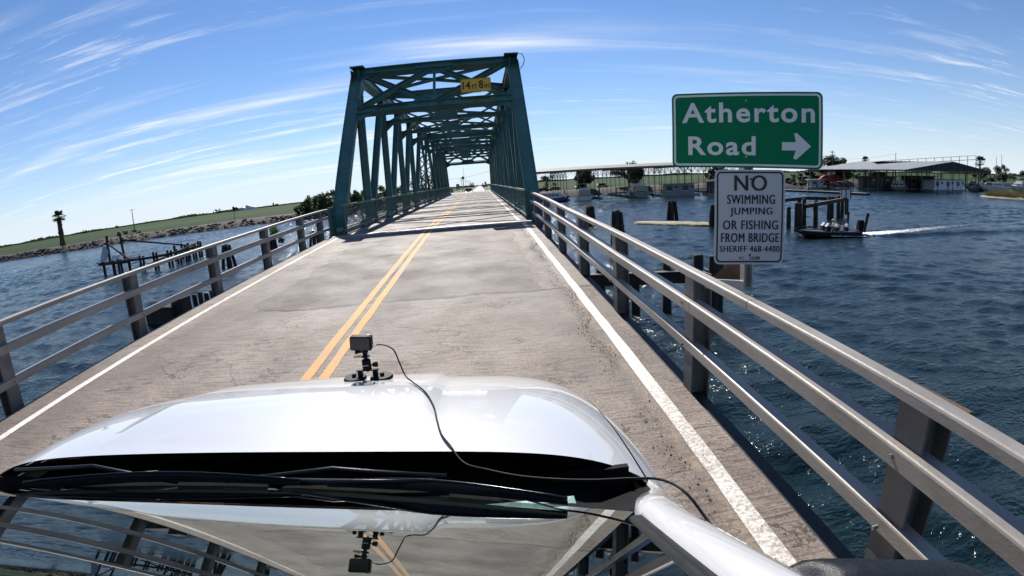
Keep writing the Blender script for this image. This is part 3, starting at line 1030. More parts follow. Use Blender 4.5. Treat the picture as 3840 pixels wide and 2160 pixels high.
def glass_mat():
    m, q, b = new_mat('windshield_glass')
    for n in list(q.t.nodes):
        if n.type != 'OUTPUT_MATERIAL':
            q.t.nodes.remove(n)
    out = [n for n in q.t.nodes if n.type == 'OUTPUT_MATERIAL'][0]
    fr = q.n('Fresnel'); fr.inputs[0].default_value = 1.5
    gl = q.n('BsdfGlossy'); gl.inputs['Roughness'].default_value = 0.0
    gl.inputs[0].default_value = (0.93, 0.97, 0.95, 1)
    tr = q.n('BsdfTransparent')
    geo = q.n('NewGeometry')
    q.link(q.ramp(q.noise(geo.outputs['Position'], 2.0, 2), [(0.3, (0.42, 0.56, 0.50)), (0.7, (0.46, 0.60, 0.54))]), tr.inputs[0])
    mx = q.n('MixShader')
    two = q.m('DIVIDE', q.m('MULTIPLY', fr.outputs[0], 2.0), q.m('ADD', fr.outputs[0], 1.0))   # both faces of the pane reflect
    q.link(two, mx.inputs[0]); q.link(tr.outputs[0], mx.inputs[1]); q.link(gl.outputs[0], mx.inputs[2])
    q.link(mx.outputs[0], out.inputs[0])
    return m


M_CAR = paint_mat()
M_GLASS = glass_mat()
M_TRIM = mat('black_trim', (0.004, 0.004, 0.005), 0.38, 0, 0.25, 12.0, 0.1, 220, spec=0.35)
M_COWL = mat('cowl_plastic', (0.004, 0.004, 0.0045), 0.75, 0, 0.3, 8.0, 0.2, 150, spec=0.15)
M_SEAM = mat('panel_seam', (0.02, 0.02, 0.022), 0.8)
XC, HW = -0.618, 1.015


def hood_z(x, y):
    U = (x - XC) / HW
    yl = y - 1.0
    z = -0.554 - 0.063 * yl - 0.008 * yl * abs(yl) - 0.063 * U ** 2 - 0.141 * min(abs(U), 1.0) ** 8 - 0.172 * max(yl - 0.111, 0) ** 2
    # raised centre panel with soft shoulders
    e = abs(x - XC + 0.02 - 0.0) - (0.47 - 0.04 * yl)
    z += 0.018 * (0.5 - 0.5 * math.tanh(e / 0.014)) * min(1.0, max(0.0, (yl - 0.06) / 0.35))
    # nose rolls down
    z -= 0.9 * max(yl - 1.0, 0) ** 2
    return z + CAM_Z


def rear_y(x):
    U = (x - XC) / HW
    return 1.022 - 0.035 * U ** 2


car = thing('white_car', 'white car seen from its roof, hood and windshield in the foreground', 'car', (XC, -1.0, zd(-1.0)))
# hood
nx, ny = 90, 60
def hood_rows(xa, xb, n, yfun0, yend, m_):
    rows = []
    for j in range(m_ + 1):
        row = []
        for i in range(n + 1):
            x = xa + (xb - xa) * i / n
            y = yfun0(x) + (yend - yfun0(x)) * j / m_
            row.append((x, y, hood_z(x, y)))
        rows.append(row)
    return rows
HX = 0.945
hood_rws = hood_rows(XC - HX, XC + HX, nx, rear_y, 2.35, ny)
hq = MB().grid(hood_rws)
# turned-down rear lip
lip = [[(p[0], p[1], p[2]) for p in hood_rws[0]], [(p[0], p[1] - 0.004, p[2] - 0.006) for p in hood_rws[0]], [(p[0], p[1] + 0.012, p[2] - 0.03) for p in hood_rws[0]]]
hood = hq.build('hood', M_CAR, car, smooth=True)
MB().grid(lip[1:]).build('hood_lip', M_COWL, car, smooth=True)
# fenders either side of the hood, with the shut line between
for s in (-1, 1):
    rows = []
    for j in range(64):
        y = 0.42 + (2.35 - 0.42) * j / 63
        row = []
        for k in range(9):
            x = XC + s * (HX + 0.007 + (HW - HX - 0.007) * k / 8)
            row.append((x, y, hood_z(x, y) + (0.0 if y > 0.95 else -0.02 * (0.95 - y))))
        zz = row[-1][2]
        for k, (ox, oz) in enumerate(((0.015, -0.05), (0.028, -0.14), (0.030, -0.30), (0.028, -0.55), (0.0, -0.72))):
            row.append((XC + s * (HW + ox), y, zz + oz))
        rows.append(row)
    MB().grid(rows).build('fender', M_CAR, car, smooth=True)
    # dark channel under the shut line
    rows = []
    for j in range(40):
        y = 0.98 + (2.3 - 0.98) * j / 39
        x = XC + s * (HX + 0.0035)
        rows.append([(x - 0.012, y, hood_z(x, y) - 0.016), (x + 0.012, y, hood_z(x, y) - 0.016)])
    MB().grid(rows).build('shut_line', M_SEAM, car)
# front end, sides, roof and wheels, out of the picture but part of the car
nq = MB()
fr_ = [(XC - HW + 2 * HW * i / 20, 2.35, 0) for i in range(21)]
rows = [[(p[0], 2.35, hood_z(p[0], 2.35)) for p in fr_], [(p[0], 2.50, hood_z(p[0], 2.35) - 0.12) for p in fr_], [(p[0], 2.56, CAM_Z - 1.35) for p in fr_], [(p[0], 2.50, CAM_Z - 1.62) for p in fr_]]
nq.grid(rows).build('grille', M_CAR, car, smooth=True)
for s in (-1, 1):
    xs = XC + s * (HW + 0.02)
    MB().add([(xs, 0.42, CAM_Z - 0.70), (xs, 0.42, CAM_Z - 1.60), (xs, -2.9, CAM_Z - 1.66), (xs, -2.9, CAM_Z - 0.72)], [(0, 1, 2, 3)]).build('door_side', M_CAR, car)
    MB().add([(xs, 0.42, CAM_Z - 0.70), (xs, -2.9, CAM_Z - 0.72), (XC + s * 0.80, -2.6, CAM_Z - 0.22), (XC + s * 0.82, 0.03, CAM_Z - 0.21), (XC + s * 0.85, 0.40, CAM_Z - 0.39)], [(0, 1, 2, 3, 4)]).build('side_window', M_DARKWIN, car)
    for yw in (1.75, -1.9):
        wq = MB().tube([(xs - s * 0.25, yw, zd(yw) + 0.37), (xs - s * 0.02, yw, zd(yw) + 0.37)], 0.37, 24)
        wh = wq.build('wheel', mat('tyre_rubber', (0.02, 0.02, 0.02), 0.85), car)
        MB().tube([(xs - s * 0.03, yw, zd(yw) + 0.37), (xs - s * 0.005, yw, zd(yw) + 0.37)], 0.22, 20).build('rim', M_STEEL, wh)
rq = []
for j in range(9):
    y = -0.02 - 2.7 * j / 8
    rq.append([(XC + (-0.80 + 1.6 * i / 12), y - 0.08 * abs(-1 + i / 6) ** 2, CAM_Z - 0.175 - 0.05 * (-1 + i / 6) ** 2 - 0.03 * (j / 8) ** 2) for i in range(13)])
MB().grid(rq).build('roof', M_CAR, car, smooth=True)

# windshield: base curves back towards the pillars, 25 degree rake
WS_HW = 0.835
def ws_pt(u, t):
    """u -1..1 across, t metres up the glass"""
    hw = WS_HW - 0.02 * t
    y = 0.90 - 0.25 * u * u - t * math.cos(rad(25)) + 0.05 * u * u * t
    z = -0.572 + 0.058 * u * u + t * math.sin(rad(25)) - 0.03 * u * u * t
    return (XC + u * hw, y, CAM_Z + z)


rows = [[ws_pt(-1 + 2 * i / 48, 0.98 * j / 24) for i in range(49)] for j in range(25)]
MB().grid(rows[::-1]).build('windshield', M_GLASS, car, smooth=True)
# black cowl panel between hood and glass, with grille slots
rows = []
for i in range(49):
    u = -1 + 2 * i / 48
    g0 = ws_pt(u, 0.012)
    xh = XC + u * 0.95
    yr = rear_y(xh)
    zh = hood_z(xh, yr)
    rows.append([(g0[0], g0[1] - 0.01, g0[2] - 0.012), (g0[0], g0[1] + 0.02, g0[2] - 0.022), (g0[0] * 0.6 + xh * 0.4, g0[1] * 0.6 + yr * 0.4, min(g0[2], zh) - 0.045), (xh, yr + 0.01, zh - 0.075), (xh, yr + 0.15, zh - 0.085), (xh, yr + 1.1, zh - 0.30)])
cowl = MB().grid(rows).build('cowl', M_COWL, car, smooth=True)
def wiper(x0, x1, dy0, dy1, arm_from):
    """blade lying along the base of the glass from x0 to x1, and its arm"""
    pts, arm = [], []
    for i in range(13):
        t = i / 12
        x = x0 + (x1 - x0) * t
        u = (x - XC) / WS_HW
        b = ws_pt(u, dy0 + (dy1 - dy0) * t)
        pts.append((b[0], b[1] + 0.012, b[2] + 0.010 + 0.004 * math.sin(math.pi * t)))
    w = thing_part('wiper', car, pts[6])
    bq = MB()
    rows = []
    for i, p in enumerate(pts):
        t = i / 12
        tp = math.sin(math.pi * min(max(t, 0.0), 1.0)) ** 0.35
        hgt = (0.003 + 0.009 * math.sin(math.pi * t)) * tp + 0.001
        rows.append([(p[0], p[1] + 0.006, p[2] - 0.008), (p[0], p[1] - 0.005, p[2] - 0.008), (p[0], p[1] - 0.004, p[2] + hgt * 0.6), (p[0], p[1] + 0.001, p[2] + hgt), (p[0], p[1] + 0.006, p[2] + hgt * 0.5)])
    bq.grid(rows, closed=True)
    bq.add(rows[0], [(0, 1, 2, 3, 4)]); bq.add(rows[-1], [(4, 3, 2, 1, 0)])
    smooth_by_angle(bq.build('blade', M_TRIM, w), 40)
    MB().tube([Vector(r[3]) + Vector((0, 0, 0.001)) for r in rows], 0.0026, 6).build('highlight_edge', mat('gloss_black', (0.006, 0.006, 0.007), 0.16), w, smooth=True)  # glossy tube added along the blade's top edge to catch a sun highlight
    a0 = Vector(arm_from)
    a1 = Vector(pts[6]) + Vector((0, 0.004, 0.012))
    pp = [a0, a0 + Vector((0.03, 0.0, 0.008)), a0 * 0.5 + a1 * 0.5 + Vector((0, 0, 0.006)), a1]
    MB().tube(pp, [0.010, 0.009, 0.006, 0.005], 6).build('arm', M_TRIM, w, smooth=True)
    MB().tube([a0 + Vector((0, 0, -0.03)), a0 + Vector((0, 0, 0.012))], 0.014, 10).build('pivot', M_TRIM, w)
    return w


wiper(-1.12, -0.42, 0.02, 0.006, (-1.08, 0.90, CAM_Z - 0.585))
wiper(-0.36, 0.10, 0.006, 0.02, (-0.50, 0.925, CAM_Z - 0.585))
# long spare sections of the arms, lying in the cowl
for xa, xb in ((-1.3, -0.75), (-0.62, -0.12)):
    MB().tube([(xa, 0.925, CAM_Z - 0.575), ((xa + xb) / 2, 0.955, CAM_Z - 0.565), (xb, 0.925, CAM_Z - 0.58)], 0.006, 6).build('wiper_link', M_TRIM, car, smooth=True)

# pillars: right one in view
for s in (1, -1):
    rows = []
    for j in range(16):
        t = 0.035 + 0.945 * j / 15
        g0 = Vector(ws_pt(s * 1.0, t))
        o = lambda dx, dz: (g0.x + s * dx, g0.y, g0.z + dz)
        rows.append([o(-0.02, -0.004), o(-0.018, 0.012), o(0.005, 0.022), o(0.03, 0.020), o(0.052, 0.006), o(0.062, -0.02), o(0.06, -0.06)])
    pq_ = MB().grid(rows)
    pq_.build('pillar', M_CAR, car, smooth=True)
    rows = []
    for j in range(16):
        t = 0.04 + 0.94 * j / 15
        g0 = Vector(ws_pt(s * 1.0, t))
        rows.append([(g0.x - s * 0.040, g0.y, g0.z + 0.003), (g0.x - s * 0.034, g0.y, g0.z + 0.010), (g0.x - s * 0.019, g0.y, g0.z + 0.010), (g0.x - s * 0.018, g0.y, g0.z - 0.002)])
    MB().grid(rows).build('pillar_seal', M_TRIM, car, smooth=True)
    # painted strip from the hood corner up to the pillar, black corner inside it
    hx = XC + s * 0.945
    g1 = Vector(ws_pt(s * 1.0, 0.035))
    end = [(g1.x + s * dx_, g1.y, g1.z + dz_) for dx_, dz_ in ((-0.02, -0.004), (-0.018, 0.012), (0.005, 0.022), (0.03, 0.020), (0.052, 0.006), (0.062, -0.02), (0.06, -0.06))]
    xs_ = [hx - s * 0.002, hx + s * 0.006, hx + s * 0.02, hx + s * 0.038, hx + s * 0.056, XC + s * (HW + 0.01), XC + s * (HW + 0.024)]
    beg = [(x_, 0.995, hood_z(min(max(x_, XC - HW), XC + HW), 0.995) + dz_) for x_, dz_ in zip(xs_, (-0.04, 0.002, 0.003, 0.003, 0.003, 0.0, -0.10))]
    rows, rows2 = [], []
    for j in range(15):
        t = j / 14
        tt = t * t * (3 - 2 * t)
        rows.append([(a_[0] + (b_[0] - a_[0]) * tt, a_[1] + (b_[1] - a_[1]) * t, a_[2] + (b_[2] - a_[2]) * (0.6 * t + 0.4 * tt)) for a_, b_ in zip(beg, end)])
        r0 = rows[-1][1]
        gg = Vector(ws_pt(s * (0.80 + 0.2 * t), 0.02 * t))
        rows2.append([(r0[0] - s * 0.001, r0[1], r0[2] - 0.014), (r0[0] * 0.5 + gg.x * 0.5, r0[1] * 0.5 + gg.y * 0.5, (r0[2] + gg.z) / 2 - 0.03), (gg.x, gg.y + 0.01, gg.z - 0.006)])
    MB().grid(rows).build('pillar_foot', M_CAR, car, smooth=True)
    MB().grid(rows2).build('corner_trim', M_COWL, car, smooth=True)

# dashboard, seats' tops and a card behind the glass
rows = []
for j in range(-1, 6):
    y = 0.84 - 0.14 * j
    rows.append([(XC - 0.80 + 1.6 * i / 20, y - 0.20 * (-1 + i / 10) ** 2, CAM_Z - 0.605 - 0.012 * max(j, 0) - 0.03 * (j > 4)) for i in range(21)])
dash = MB().grid(rows).build('dashboard', mat('dash_vinyl', (0.004, 0.004, 0.0045), 0.8, 0, 0.2, 20, 0.2, 300, spec=0.08), car, smooth=True)
MB().box(XC - 0.9, XC + 0.9, -1.4, 0.98, CAM_Z - 1.25, CAM_Z - 1.2).build('cabin_floor', M_COWL, car)
MB().box(XC - 0.9, XC + 0.9, 0.985, 1.0, CAM_Z - 1.25, CAM_Z - 0.64).build('firewall', M_COWL, car)
for s in (-1, 1):
    MB().bbox(XC + s * 0.40 - 0.26, XC + s * 0.40 + 0.26, -0.75, -0.55, CAM_Z - 1.2, CAM_Z - 0.45, 0.06).build('seat', M_COWL, car)
sg = MB()
for i in range(26):
    for jj in range(3):
        sg.box(-0.11 + 0.0085 * i, -0.11 + 0.0085 * i + 0.005, 0.60 + 0.012 * jj, 0.608 + 0.012 * jj, CAM_Z - 0.602, CAM_Z - 0.596)
sg.build('speaker_grille', M_BLACK, dash)
M_CARD = new_mat('printed_card')
_m, _q, _b = M_CARD
_geo = _q.n('NewGeometry')
_c = _q.ramp(_q.noise(_q.mapping(_geo.outputs['Position'], (60, 25, 1)), 1.0, 2), [(0.35, (0.03, 0.16, 0.15)), (0.5, (0.08, 0.30, 0.27)), (0.62, (0.25, 0.10, 0.20)), (0.7, (0.05, 0.2, 0.2))], 'CONSTANT')
_q.link(_c, _b.inputs['Base Color'])
cd = MB().box(-0.046, 0.13, 0.785, 0.835, CAM_Z - 0.600, CAM_Z - 0.594)
tag(cd.build('dashboard_card', _m), 'teal printed card lying on the dashboard behind the windshield', 'card')

# right door mirror, only its black top in view
mirror = thing_part('door_mirror', car, (0.60, 0.50, CAM_Z - 0.72))
rows = []
for j in range(13):
    a = -1 + 2 * j / 12
    x = 0.60 + 0.20 * a
    wv = max(0.02, (1 - abs(a) ** 5)) ** 0.5
    row = []
    for k in range(16):
        th = 2 * math.pi * k / 16
        ex = 0.8
        cs_, sn_ = math.cos(th), math.sin(th)
        row.append((x, 0.46 - 0.07 * a + 0.085 * wv * math.copysign(abs(cs_) ** ex, cs_), CAM_Z - 0.70 - 0.02 * a + (0.11 if sn_ > 0 else 0.13) * wv * math.copysign(abs(sn_) ** ex, sn_)))
    rows.append(row)
mq = MB().grid(rows, closed=True)
mq.add(rows[0], [tuple(range(16))]); mq.add(rows[-1], [tuple(range(15, -1, -1))])
mq.build('housing', mat('mirror_black', (0.006, 0.006, 0.007), 0.26, 0, 0.2, 30, 0.3, 500), mirror, smooth=True)

# ------------------------------------------------------------------ action camera on a suction mount, and its cable
mx0, my0 = -0.452, 1.69
mz0 = hood_z(mx0, my0) + 0.008
mount = thing('camera_mount', 'black action camera mount with two suction discs on the hood', 'camera mount', (mx0, my0, mz0))
for s in (-1, 1):
    c = Vector((mx0 + s * 0.080, my0 - 0.005, hood_z(mx0 + s * 0.08, my0) + 0.004))
    MB().tube([c, c + Vector((0, 0, 0.006)), c + Vector((0, 0, 0.016))], [0.069, 0.069, 0.062], 28).build('suction_disc', M_BLACK, mount)
    MB().tube([c + Vector((s * 0.005, 0, 0.014)), c + Vector((s * 0.005, 0, 0.034))], [0.014, 0.011], 10).build('disc_knob', M_BLACK, mount)
    MB().box(c.x - s * 0.035 - 0.013, c.x - s * 0.035 + 0.013, my0 - 0.016, my0 + 0.016, c.z + 0.012, c.z + 0.046).build('mount_block', M_BLACK, mount)
MB().box(mx0 - 0.066, mx0 + 0.066, my0 - 0.013, my0 + 0.013, mz0 + 0.044, mz0 + 0.051).build('cross_bar', M_BLACK, mount)
MB().tube([(mx0, my0, mz0 + 0.036), (mx0, my0, mz0 + 0.052)], 0.007, 8).build('bolt', M_STEEL, mount)
mq = MB().tube([(mx0, my0, mz0 + 0.051), (mx0, my0, mz0 + 0.108), (mx0, my0, mz0 + 0.114), (mx0, my0, mz0 + 0.117)], [0.027, 0.027, 0.022, 0.012], 18)
smooth_by_angle(mq.build('ball_head', M_BLACK, mount), 40)
MB().tube([(mx0 - 0.020, my0 - 0.0262, mz0 + 0.082), (mx0 + 0.016, my0 - 0.0262, mz0 + 0.083)], 0.0022, 4).build('head_marking', M_FLAGSTAFF, mount)
MB().tube([(mx0 + 0.027, my0, mz0 + 0.078), (mx0 + 0.034, my0, mz0 + 0.078), (mx0 + 0.036, my0, mz0 + 0.078), (mx0 + 0.060, my0, mz0 + 0.079), (mx0 + 0.066, my0, mz0 + 0.079)], [0.004, 0.004, 0.012, 0.017, 0.014], 12).build('clamp_knob', M_BLACK, mount)
MB().tube([(mx0, my0, mz0 + 0.114), (mx0, my0, mz0 + 0.128), (mx0, my0, mz0 + 0.130), (mx0, my0, mz0 + 0.140)], [0.011, 0.011, 0.026, 0.026], 16).build('neck', M_BLACK, mount)
for s in (-1, 0, 1):
    MB().box(mx0 + s * 0.009 - 0.003, mx0 + s * 0.009 + 0.003, my0 - 0.013, my0 + 0.013, mz0 + 0.138, mz0 + 0.176).build('hinge_finger', M_BLACK, mount)
MB().tube([(mx0 + 0.02, my0, mz0 + 0.160), (mx0 - 0.018, my0, mz0 + 0.162), (mx0 - 0.045, my0, mz0 + 0.162), (mx0 - 0.056, my0, mz0 + 0.162)], [0.006, 0.006, 0.010, 0.014], 8).build('thumb_screw', M_BLACK, mount)
MB().tube([(mx0 - 0.032, my0 + 0.004, mz0 + 0.135), (mx0 - 0.072, my0 + 0.004, mz0 + 0.132)], [0.011, 0.008], 8).build('tag_buckle', mat('pale_buckle', (0.52, 0.42, 0.22), 0.4), mount)
acam = thing('action_camera', 'small black action camera box at the top of the hood mount', 'camera', (mx0, my0, mz0 + 0.175))
cz0 = mz0 + 0.176
pl = rounded_rect(0.128, 0.084, 0.012, 4)
tilt = rad(-4)
def tl(x, z):
    return (mx0 - 0.012 + x * math.cos(tilt) - z * math.sin(tilt), cz0 + 0.042 - x * math.sin(tilt) * -1 + z * math.cos(tilt))
ppoly = [(tl(x, z)[0], my0 - 0.022, tl(x, z)[1]) for x, z in pl]
smooth_by_angle(MB().prism(ppoly, (0, 0.044, 0)).build('camera_body', M_BLACK, acam), 30)
pl2 = rounded_rect(0.112, 0.070, 0.008, 4)
MB().prism([(tl(x - 0.004, z - 0.001)[0], my0 - 0.0245, tl(x - 0.004, z - 0.001)[1]) for x, z in pl2], (0, 0.003, 0)).build('camera_screen', mat('screen_glass', (0.004, 0.004, 0.005), 0.12), acam)
MB().tube([(mx0 + 0.035, my0, tl(0.035, 0.042)[1]), (mx0 + 0.035, my0, tl(0.035, 0.042)[1] + 0.005)], 0.008, 10).build('shutter_button', M_STEEL, acam)
plug = Vector((mx0 + 0.055, my0, cz0 + 0.022))
MSC = 0.60
_m0 = mount.location.copy()
mount.scale = (MSC,) * 3
MB().tube([plug - Vector((0.006, 0, 0)), plug + Vector((0.022, 0, 0))], 0.005, 8).build('usb_plug', M_FLAGSTAFF, acam)


def on_hood(x, y, r=0.004):
    return (x, y, hood_z(x, y) + r)


acam.location = _m0 + (acam.location - _m0) * MSC
acam.scale = (MSC,) * 3
plug = _m0 + (plug - _m0) * MSC
pz = plug.z
CABLE = [plug + Vector((0.012, 0, 0)), (mx0 + 0.075, 1.685, pz - 0.002), (mx0 + 0.108, 1.665, pz - 0.015), (mx0 + 0.128, 1.64, pz - 0.055), (mx0 + 0.150, 1.60, pz - 0.088), on_hood(-0.268, 1.53, 0.008), on_hood(-0.212, 1.395, 0.006), on_hood(-0.178, 1.29), on_hood(-0.160, 1.19), on_hood(-0.142, 1.10), on_hood(-0.118, 1.035, 0.006), (-0.085, 0.972, CAM_Z - 0.578), (-0.035, 0.92, CAM_Z - 0.568), (0.03, 0.875, CAM_Z - 0.562), (0.10, 0.835, CAM_Z - 0.552), (0.165, 0.80, CAM_Z - 0.540), (0.225, 0.76, CAM_Z - 0.520), (0.262, 0.715, CAM_Z - 0.500), (0.283, 0.66, CAM_Z - 0.492), (0.30, 0.60, CAM_Z - 0.51), (0.31, 0.5, CAM_Z - 0.52)]


def smooth_path(pts, n=6):
    pts = [Vector(p) for p in pts]
    out = []
    for i in range(len(pts) - 1):
        p0, p1, p2, p3 = pts[max(i - 1, 0)], pts[i], pts[i + 1], pts[min(i + 2, len(pts) - 1)]
        for k in range(n):
            t = k / n
            out.append(0.5 * ((2 * p1) + (-p0 + p2) * t + (2 * p0 - 5 * p1 + 4 * p2 - p3) * t * t + (-p0 + 3 * p1 - 3 * p2 + p3) * t ** 3))
    return out + [pts[-1]]


tag(MB().tube(smooth_path(CABLE), 0.0025, 8).build('camera_cable', M_BLACK, smooth=True), 'black cable from the action camera across the hood to the pillar', 'cable')

# ------------------------------------------------------------------ signs on the right railing
M_GREEN = mat('green_sign_sheet', (0.001, 0.165, 0.070), 0.6, 0, 0.06, 1.5, spec=0.12)
M_SIGNWHITE = mat('white_sign_sheet', (0.66, 0.66, 0.64), 0.45, 0, 0.05, 2.0)
M_ALU = mat('sign_back_metal', (0.40, 0.40, 0.39), 0.5, 0.5, 0.1, 4.0)


class Face:
    """flat board between two upright edges, seen from -Y"""
    def __init__(self, pl_, pr_, zl, zr, h):
        self.o = Vector(((pl_[0] + pr_[0]) / 2, (pl_[1] + pr_[1]) / 2, (zl + zr) / 2))
        self.u = Vector((pr_[0] - pl_[0], pr_[1] - pl_[1], zr - zl)); self.w = self.u.length; self.u.normalize()
        self.n = Vector((0, 0, 1)).cross(self.u); self.n.normalize()
        self.n = -self.n if self.n.y > 0 else self.n
        self.vv = self.n.cross(self.u) if self.n.cross(self.u).z > 0 else self.u.cross(self.n)
        self.h = h

    def at(self, x, z, d=0.0):
        return self.o + self.u * x + self.vv * z + self.n * d


gs = Face((1.617, 4.13), (2.664, 3.51), CAM_Z + 0.36, CAM_Z + 0.312, 0.61)
sign = thing('road_name_sign', 'green road sign reading Atherton Road with a white arrow', 'road sign', gs.o)
MB().prism([gs.at(x, z) for x, z in rounded_rect(gs.w, 0.61, 0.045)], gs.n * -0.004).build('sign_panel', M_GREEN, sign)
def ring_on(face, a, b, d, name, m, par):
    n = len(a)
    vs = [face.at(x, z, d) for x, z in a] + [face.at(x, z, d) for x, z in b]
    return MB().add(vs, [(i, (i + 1) % n, n + (i + 1) % n, n + i) for i in range(n)]).build(name, m, par)
ring_on(gs, rounded_rect(gs.w - 0.03, 0.58, 0.036), rounded_rect(gs.w - 0.062, 0.548, 0.024), 0.002, 'sign_border', M_SIGNWHITE, sign)


def put_text(face, body, size, x0, x1, zc, zh, m, par, bold=0.0, space=1.0, d=0.0022, smear=0.0):
    """lettering stretched to run from x0 to x1 and be zh tall"""
    vs, fs, w_, h_ = text_geo(body, size, bold, 1.0, space, 0.0006)
    sx, sz = (x1 - x0) / w_, zh / h_
    q_ = MB()
    for k, off in enumerate((0.0, -smear, smear) if smear else (0.0,)):   # heavier strokes
        q_.add([face.at((x0 + x1) / 2 + v.x * sx + off, zc + v.z * sz, d - v.y + 0.0003 * k) for v in vs], fs)
    return q_.build('lettering', m, par)


put_text(gs, 'Atherton', 0.2, -0.525, 0.545, 0.142, 0.165, M_SIGNWHITE, sign, 0.0045, 1.16)
put_text(gs, 'Road', 0.2, -0.475, 0.075, -0.128, 0.155, M_SIGNWHITE, sign, 0.0045, 1.14)
ar = [(0.285, -0.095), (0.395, -0.095), (0.382, -0.028), (0.40, -0.020), (0.515, -0.125), (0.40, -0.232), (0.375, -0.222), (0.395, -0.16), (0.285, -0.16)]
MB().prism([gs.at(x, z, 0.0024) for x, z in ar], gs.n * -0.0012).build('arrow', M_SIGNWHITE, sign)
for z in (0.235, -0.215):
    MB().tube([gs.at(0.0, z, -0.004), gs.at(0.0, z, 0.006)], 0.009, 8).build('bolt', M_STEEL, sign)

ws = Face((1.842, 3.835), (2.40, 3.68), CAM_Z - 0.360, CAM_Z - 0.372, 0.762)
s2 = thing('rules_sign', 'white sign forbidding swimming, jumping or fishing below the green sign', 'road sign', ws.o)
M_BOARD = mat('white_sign_board', (0.50, 0.50, 0.51), 0.5, 0, 0.06, 3.0, stain=(0.33, 0.31, 0.29), stain_amt=0.25, stain_scale=5.0)
W2 = ws.w
MB().prism([ws.at(x, z) for x, z in rounded_rect(W2, 0.762, 0.045)], ws.n * -0.004).build('sign_panel', M_BOARD, s2)
ring_on(ws, rounded_rect(W2 - 0.030, 0.732, 0.036), rounded_rect(W2 - 0.056, 0.706, 0.026), 0.002, 'sign_border', M_SIGNBLK, s2)
hx = W2 / 2
SC = W2 / 0.583
for body, xa, xb, zc, zh, bold in (('NO', -0.13, 0.135, 0.275, 0.125, 0.003), ('SWIMMING', -0.19, 0.205, 0.145, 0.074, 0.0), ('JUMPING', -0.165, 0.185, 0.043, 0.074, 0.0), ('OR FISHING', -0.222, 0.235, -0.060, 0.074, 0.0), ('FROM BRIDGE', -0.237, 0.247, -0.163, 0.074, 0.0), ('SHERIFF 468-4400', -0.247, 0.255, -0.254, 0.050, 0.0), ('V.C.', -0.085, -0.037, -0.330, 0.024, 0.0), ('22500', 0.005, 0.09, -0.330, 0.026, 0.0)):
    put_text(ws, body, 0.1, xa * SC, xb * SC, zc, zh, M_SIGNBLK, s2, 0.0, 1.12, 0.0022, zh * 0.03)
for z in (0.305, -0.305):
    MB().tube([ws.at(0.005, z, -0.004), ws.at(0.005, z, 0.007)], 0.010, 8).build('bolt', M_RUST, s2)
# steel bracket that carries both signs, bolted to the railing post
pb = Vector((2.17, 3.89, 0))
bk = thing('sign_bracket', 'grey steel bracket and post carrying the two signs beside the railing', 'sign post', (2.17, 3.89, CAM_Z - 0.98))
bx = MB()
bx.box(pb.x - 0.045, pb.x - 0.033, pb.y - 0.03, pb.y + 0.05, CAM_Z - 0.98, CAM_Z + 0.55)
bx.box(pb.x - 0.045, pb.x + 0.045, pb.y + 0.038, pb.y + 0.05, CAM_Z - 0.98, CAM_Z + 0.55)
bx.box(pb.x + 0.033, pb.x + 0.045, pb.y - 0.03, pb.y + 0.05, CAM_Z - 0.98, CAM_Z + 0.55)
bx.build('post', M_ALU, bk)
MB().beam((1.86, 4.06, CAM_Z - 0.945), (2.135, 3.87, CAM_Z - 0.945), 0.05, 0.075).build('arm', M_ALU, bk)
MB().prism([(1.90, 4.03, CAM_Z - 0.90), (2.10, 3.885, CAM_Z - 0.90), (2.10, 3.885, CAM_Z - 0.68)], (0.006, 0.008, 0)).build('gusset', M_RUST, bk)

# ------------------------------------------------------------------ timber in the river
def pile(q, x, y, r=0.17, top=2.4, lean=(0, 0), bot=-1.2, n=9):
    a = Vector((x, y, bot)); b = Vector((x + lean[0], y + lean[1], top))
    m1 = a * 0.5 + b * 0.5
    q.tube([a, m1, b - Vector((0, 0, 0.05)), b], [r * 1.08, r, r * 0.95, r * 0.8], n)
    return q


def dolphin(x, y, top, label, n=5, spread=0.5, rt=0.3, plant=False, group='timber pile dolphins standing in the river'):
    """cluster of battered piles tied together below the head"""
    t = thing('timber_dolphin', label, 'piling', (x, y, 0), group)
    for i in range(n):
        a = 2 * math.pi * i / n + 0.5
        tp = top - random.uniform(0, 0.22)
        pile(MB(), x + math.cos(a) * (rt + spread), y + math.sin(a) * (rt + spread), 0.18, tp, (-math.cos(a) * spread, -math.sin(a) * spread)).build('pile', M_TIMBER, t, smooth=True)
    pile(MB(), x, y, 0.19, top + 0.05).build('pile', M_TIMBER, t, smooth=True)
    for zz in (0.68, 0.55):
        rr = rt + spread * (1 - (zz * top + 1.2) / (top + 1.2)) + 0.19
        ring = [(x + rr * math.cos(2 * math.pi * i / 20), y + rr * math.sin(2 * math.pi * i / 20), zz * top) for i in range(21)]
        MB().tube(ring, 0.035, 5, False).build('binding_wire', M_RUST, t)
    if plant:
        leaf_clump(t, Vector((x + 0.4, y, top + 0.25)), 0.75, 260, M_LEAF_B)
        leaf_clump(t, Vector((x + 1.2, y + 0.1, top - 1.1)), 0.5, 120, M_LEAF_D)
    return t


def leaf_clump(parent, c, r, n, m, size=0.22, name='foliage', flat=1.0):
    q = MB()
    for i in range(n):
        d = Vector((random.gauss(0, 1), random.gauss(0, 1), random.gauss(0, flat))).normalized()
        p = Vector(c) + d * r * random.uniform(0.25, 1.0)
        a = Vector((random.gauss(0, 1), random.gauss(0, 1), random.gauss(0, 1))).normalized()
        b = a.orthogonal().normalized()
        s = size * random.uniform(0.5, 1.2)
        q.add([p - a * s, p + b * s * 0.35, p + a * s, p - b * s * 0.35], [(0, 1, 2, 3)])
    return q.build(name, m, parent)


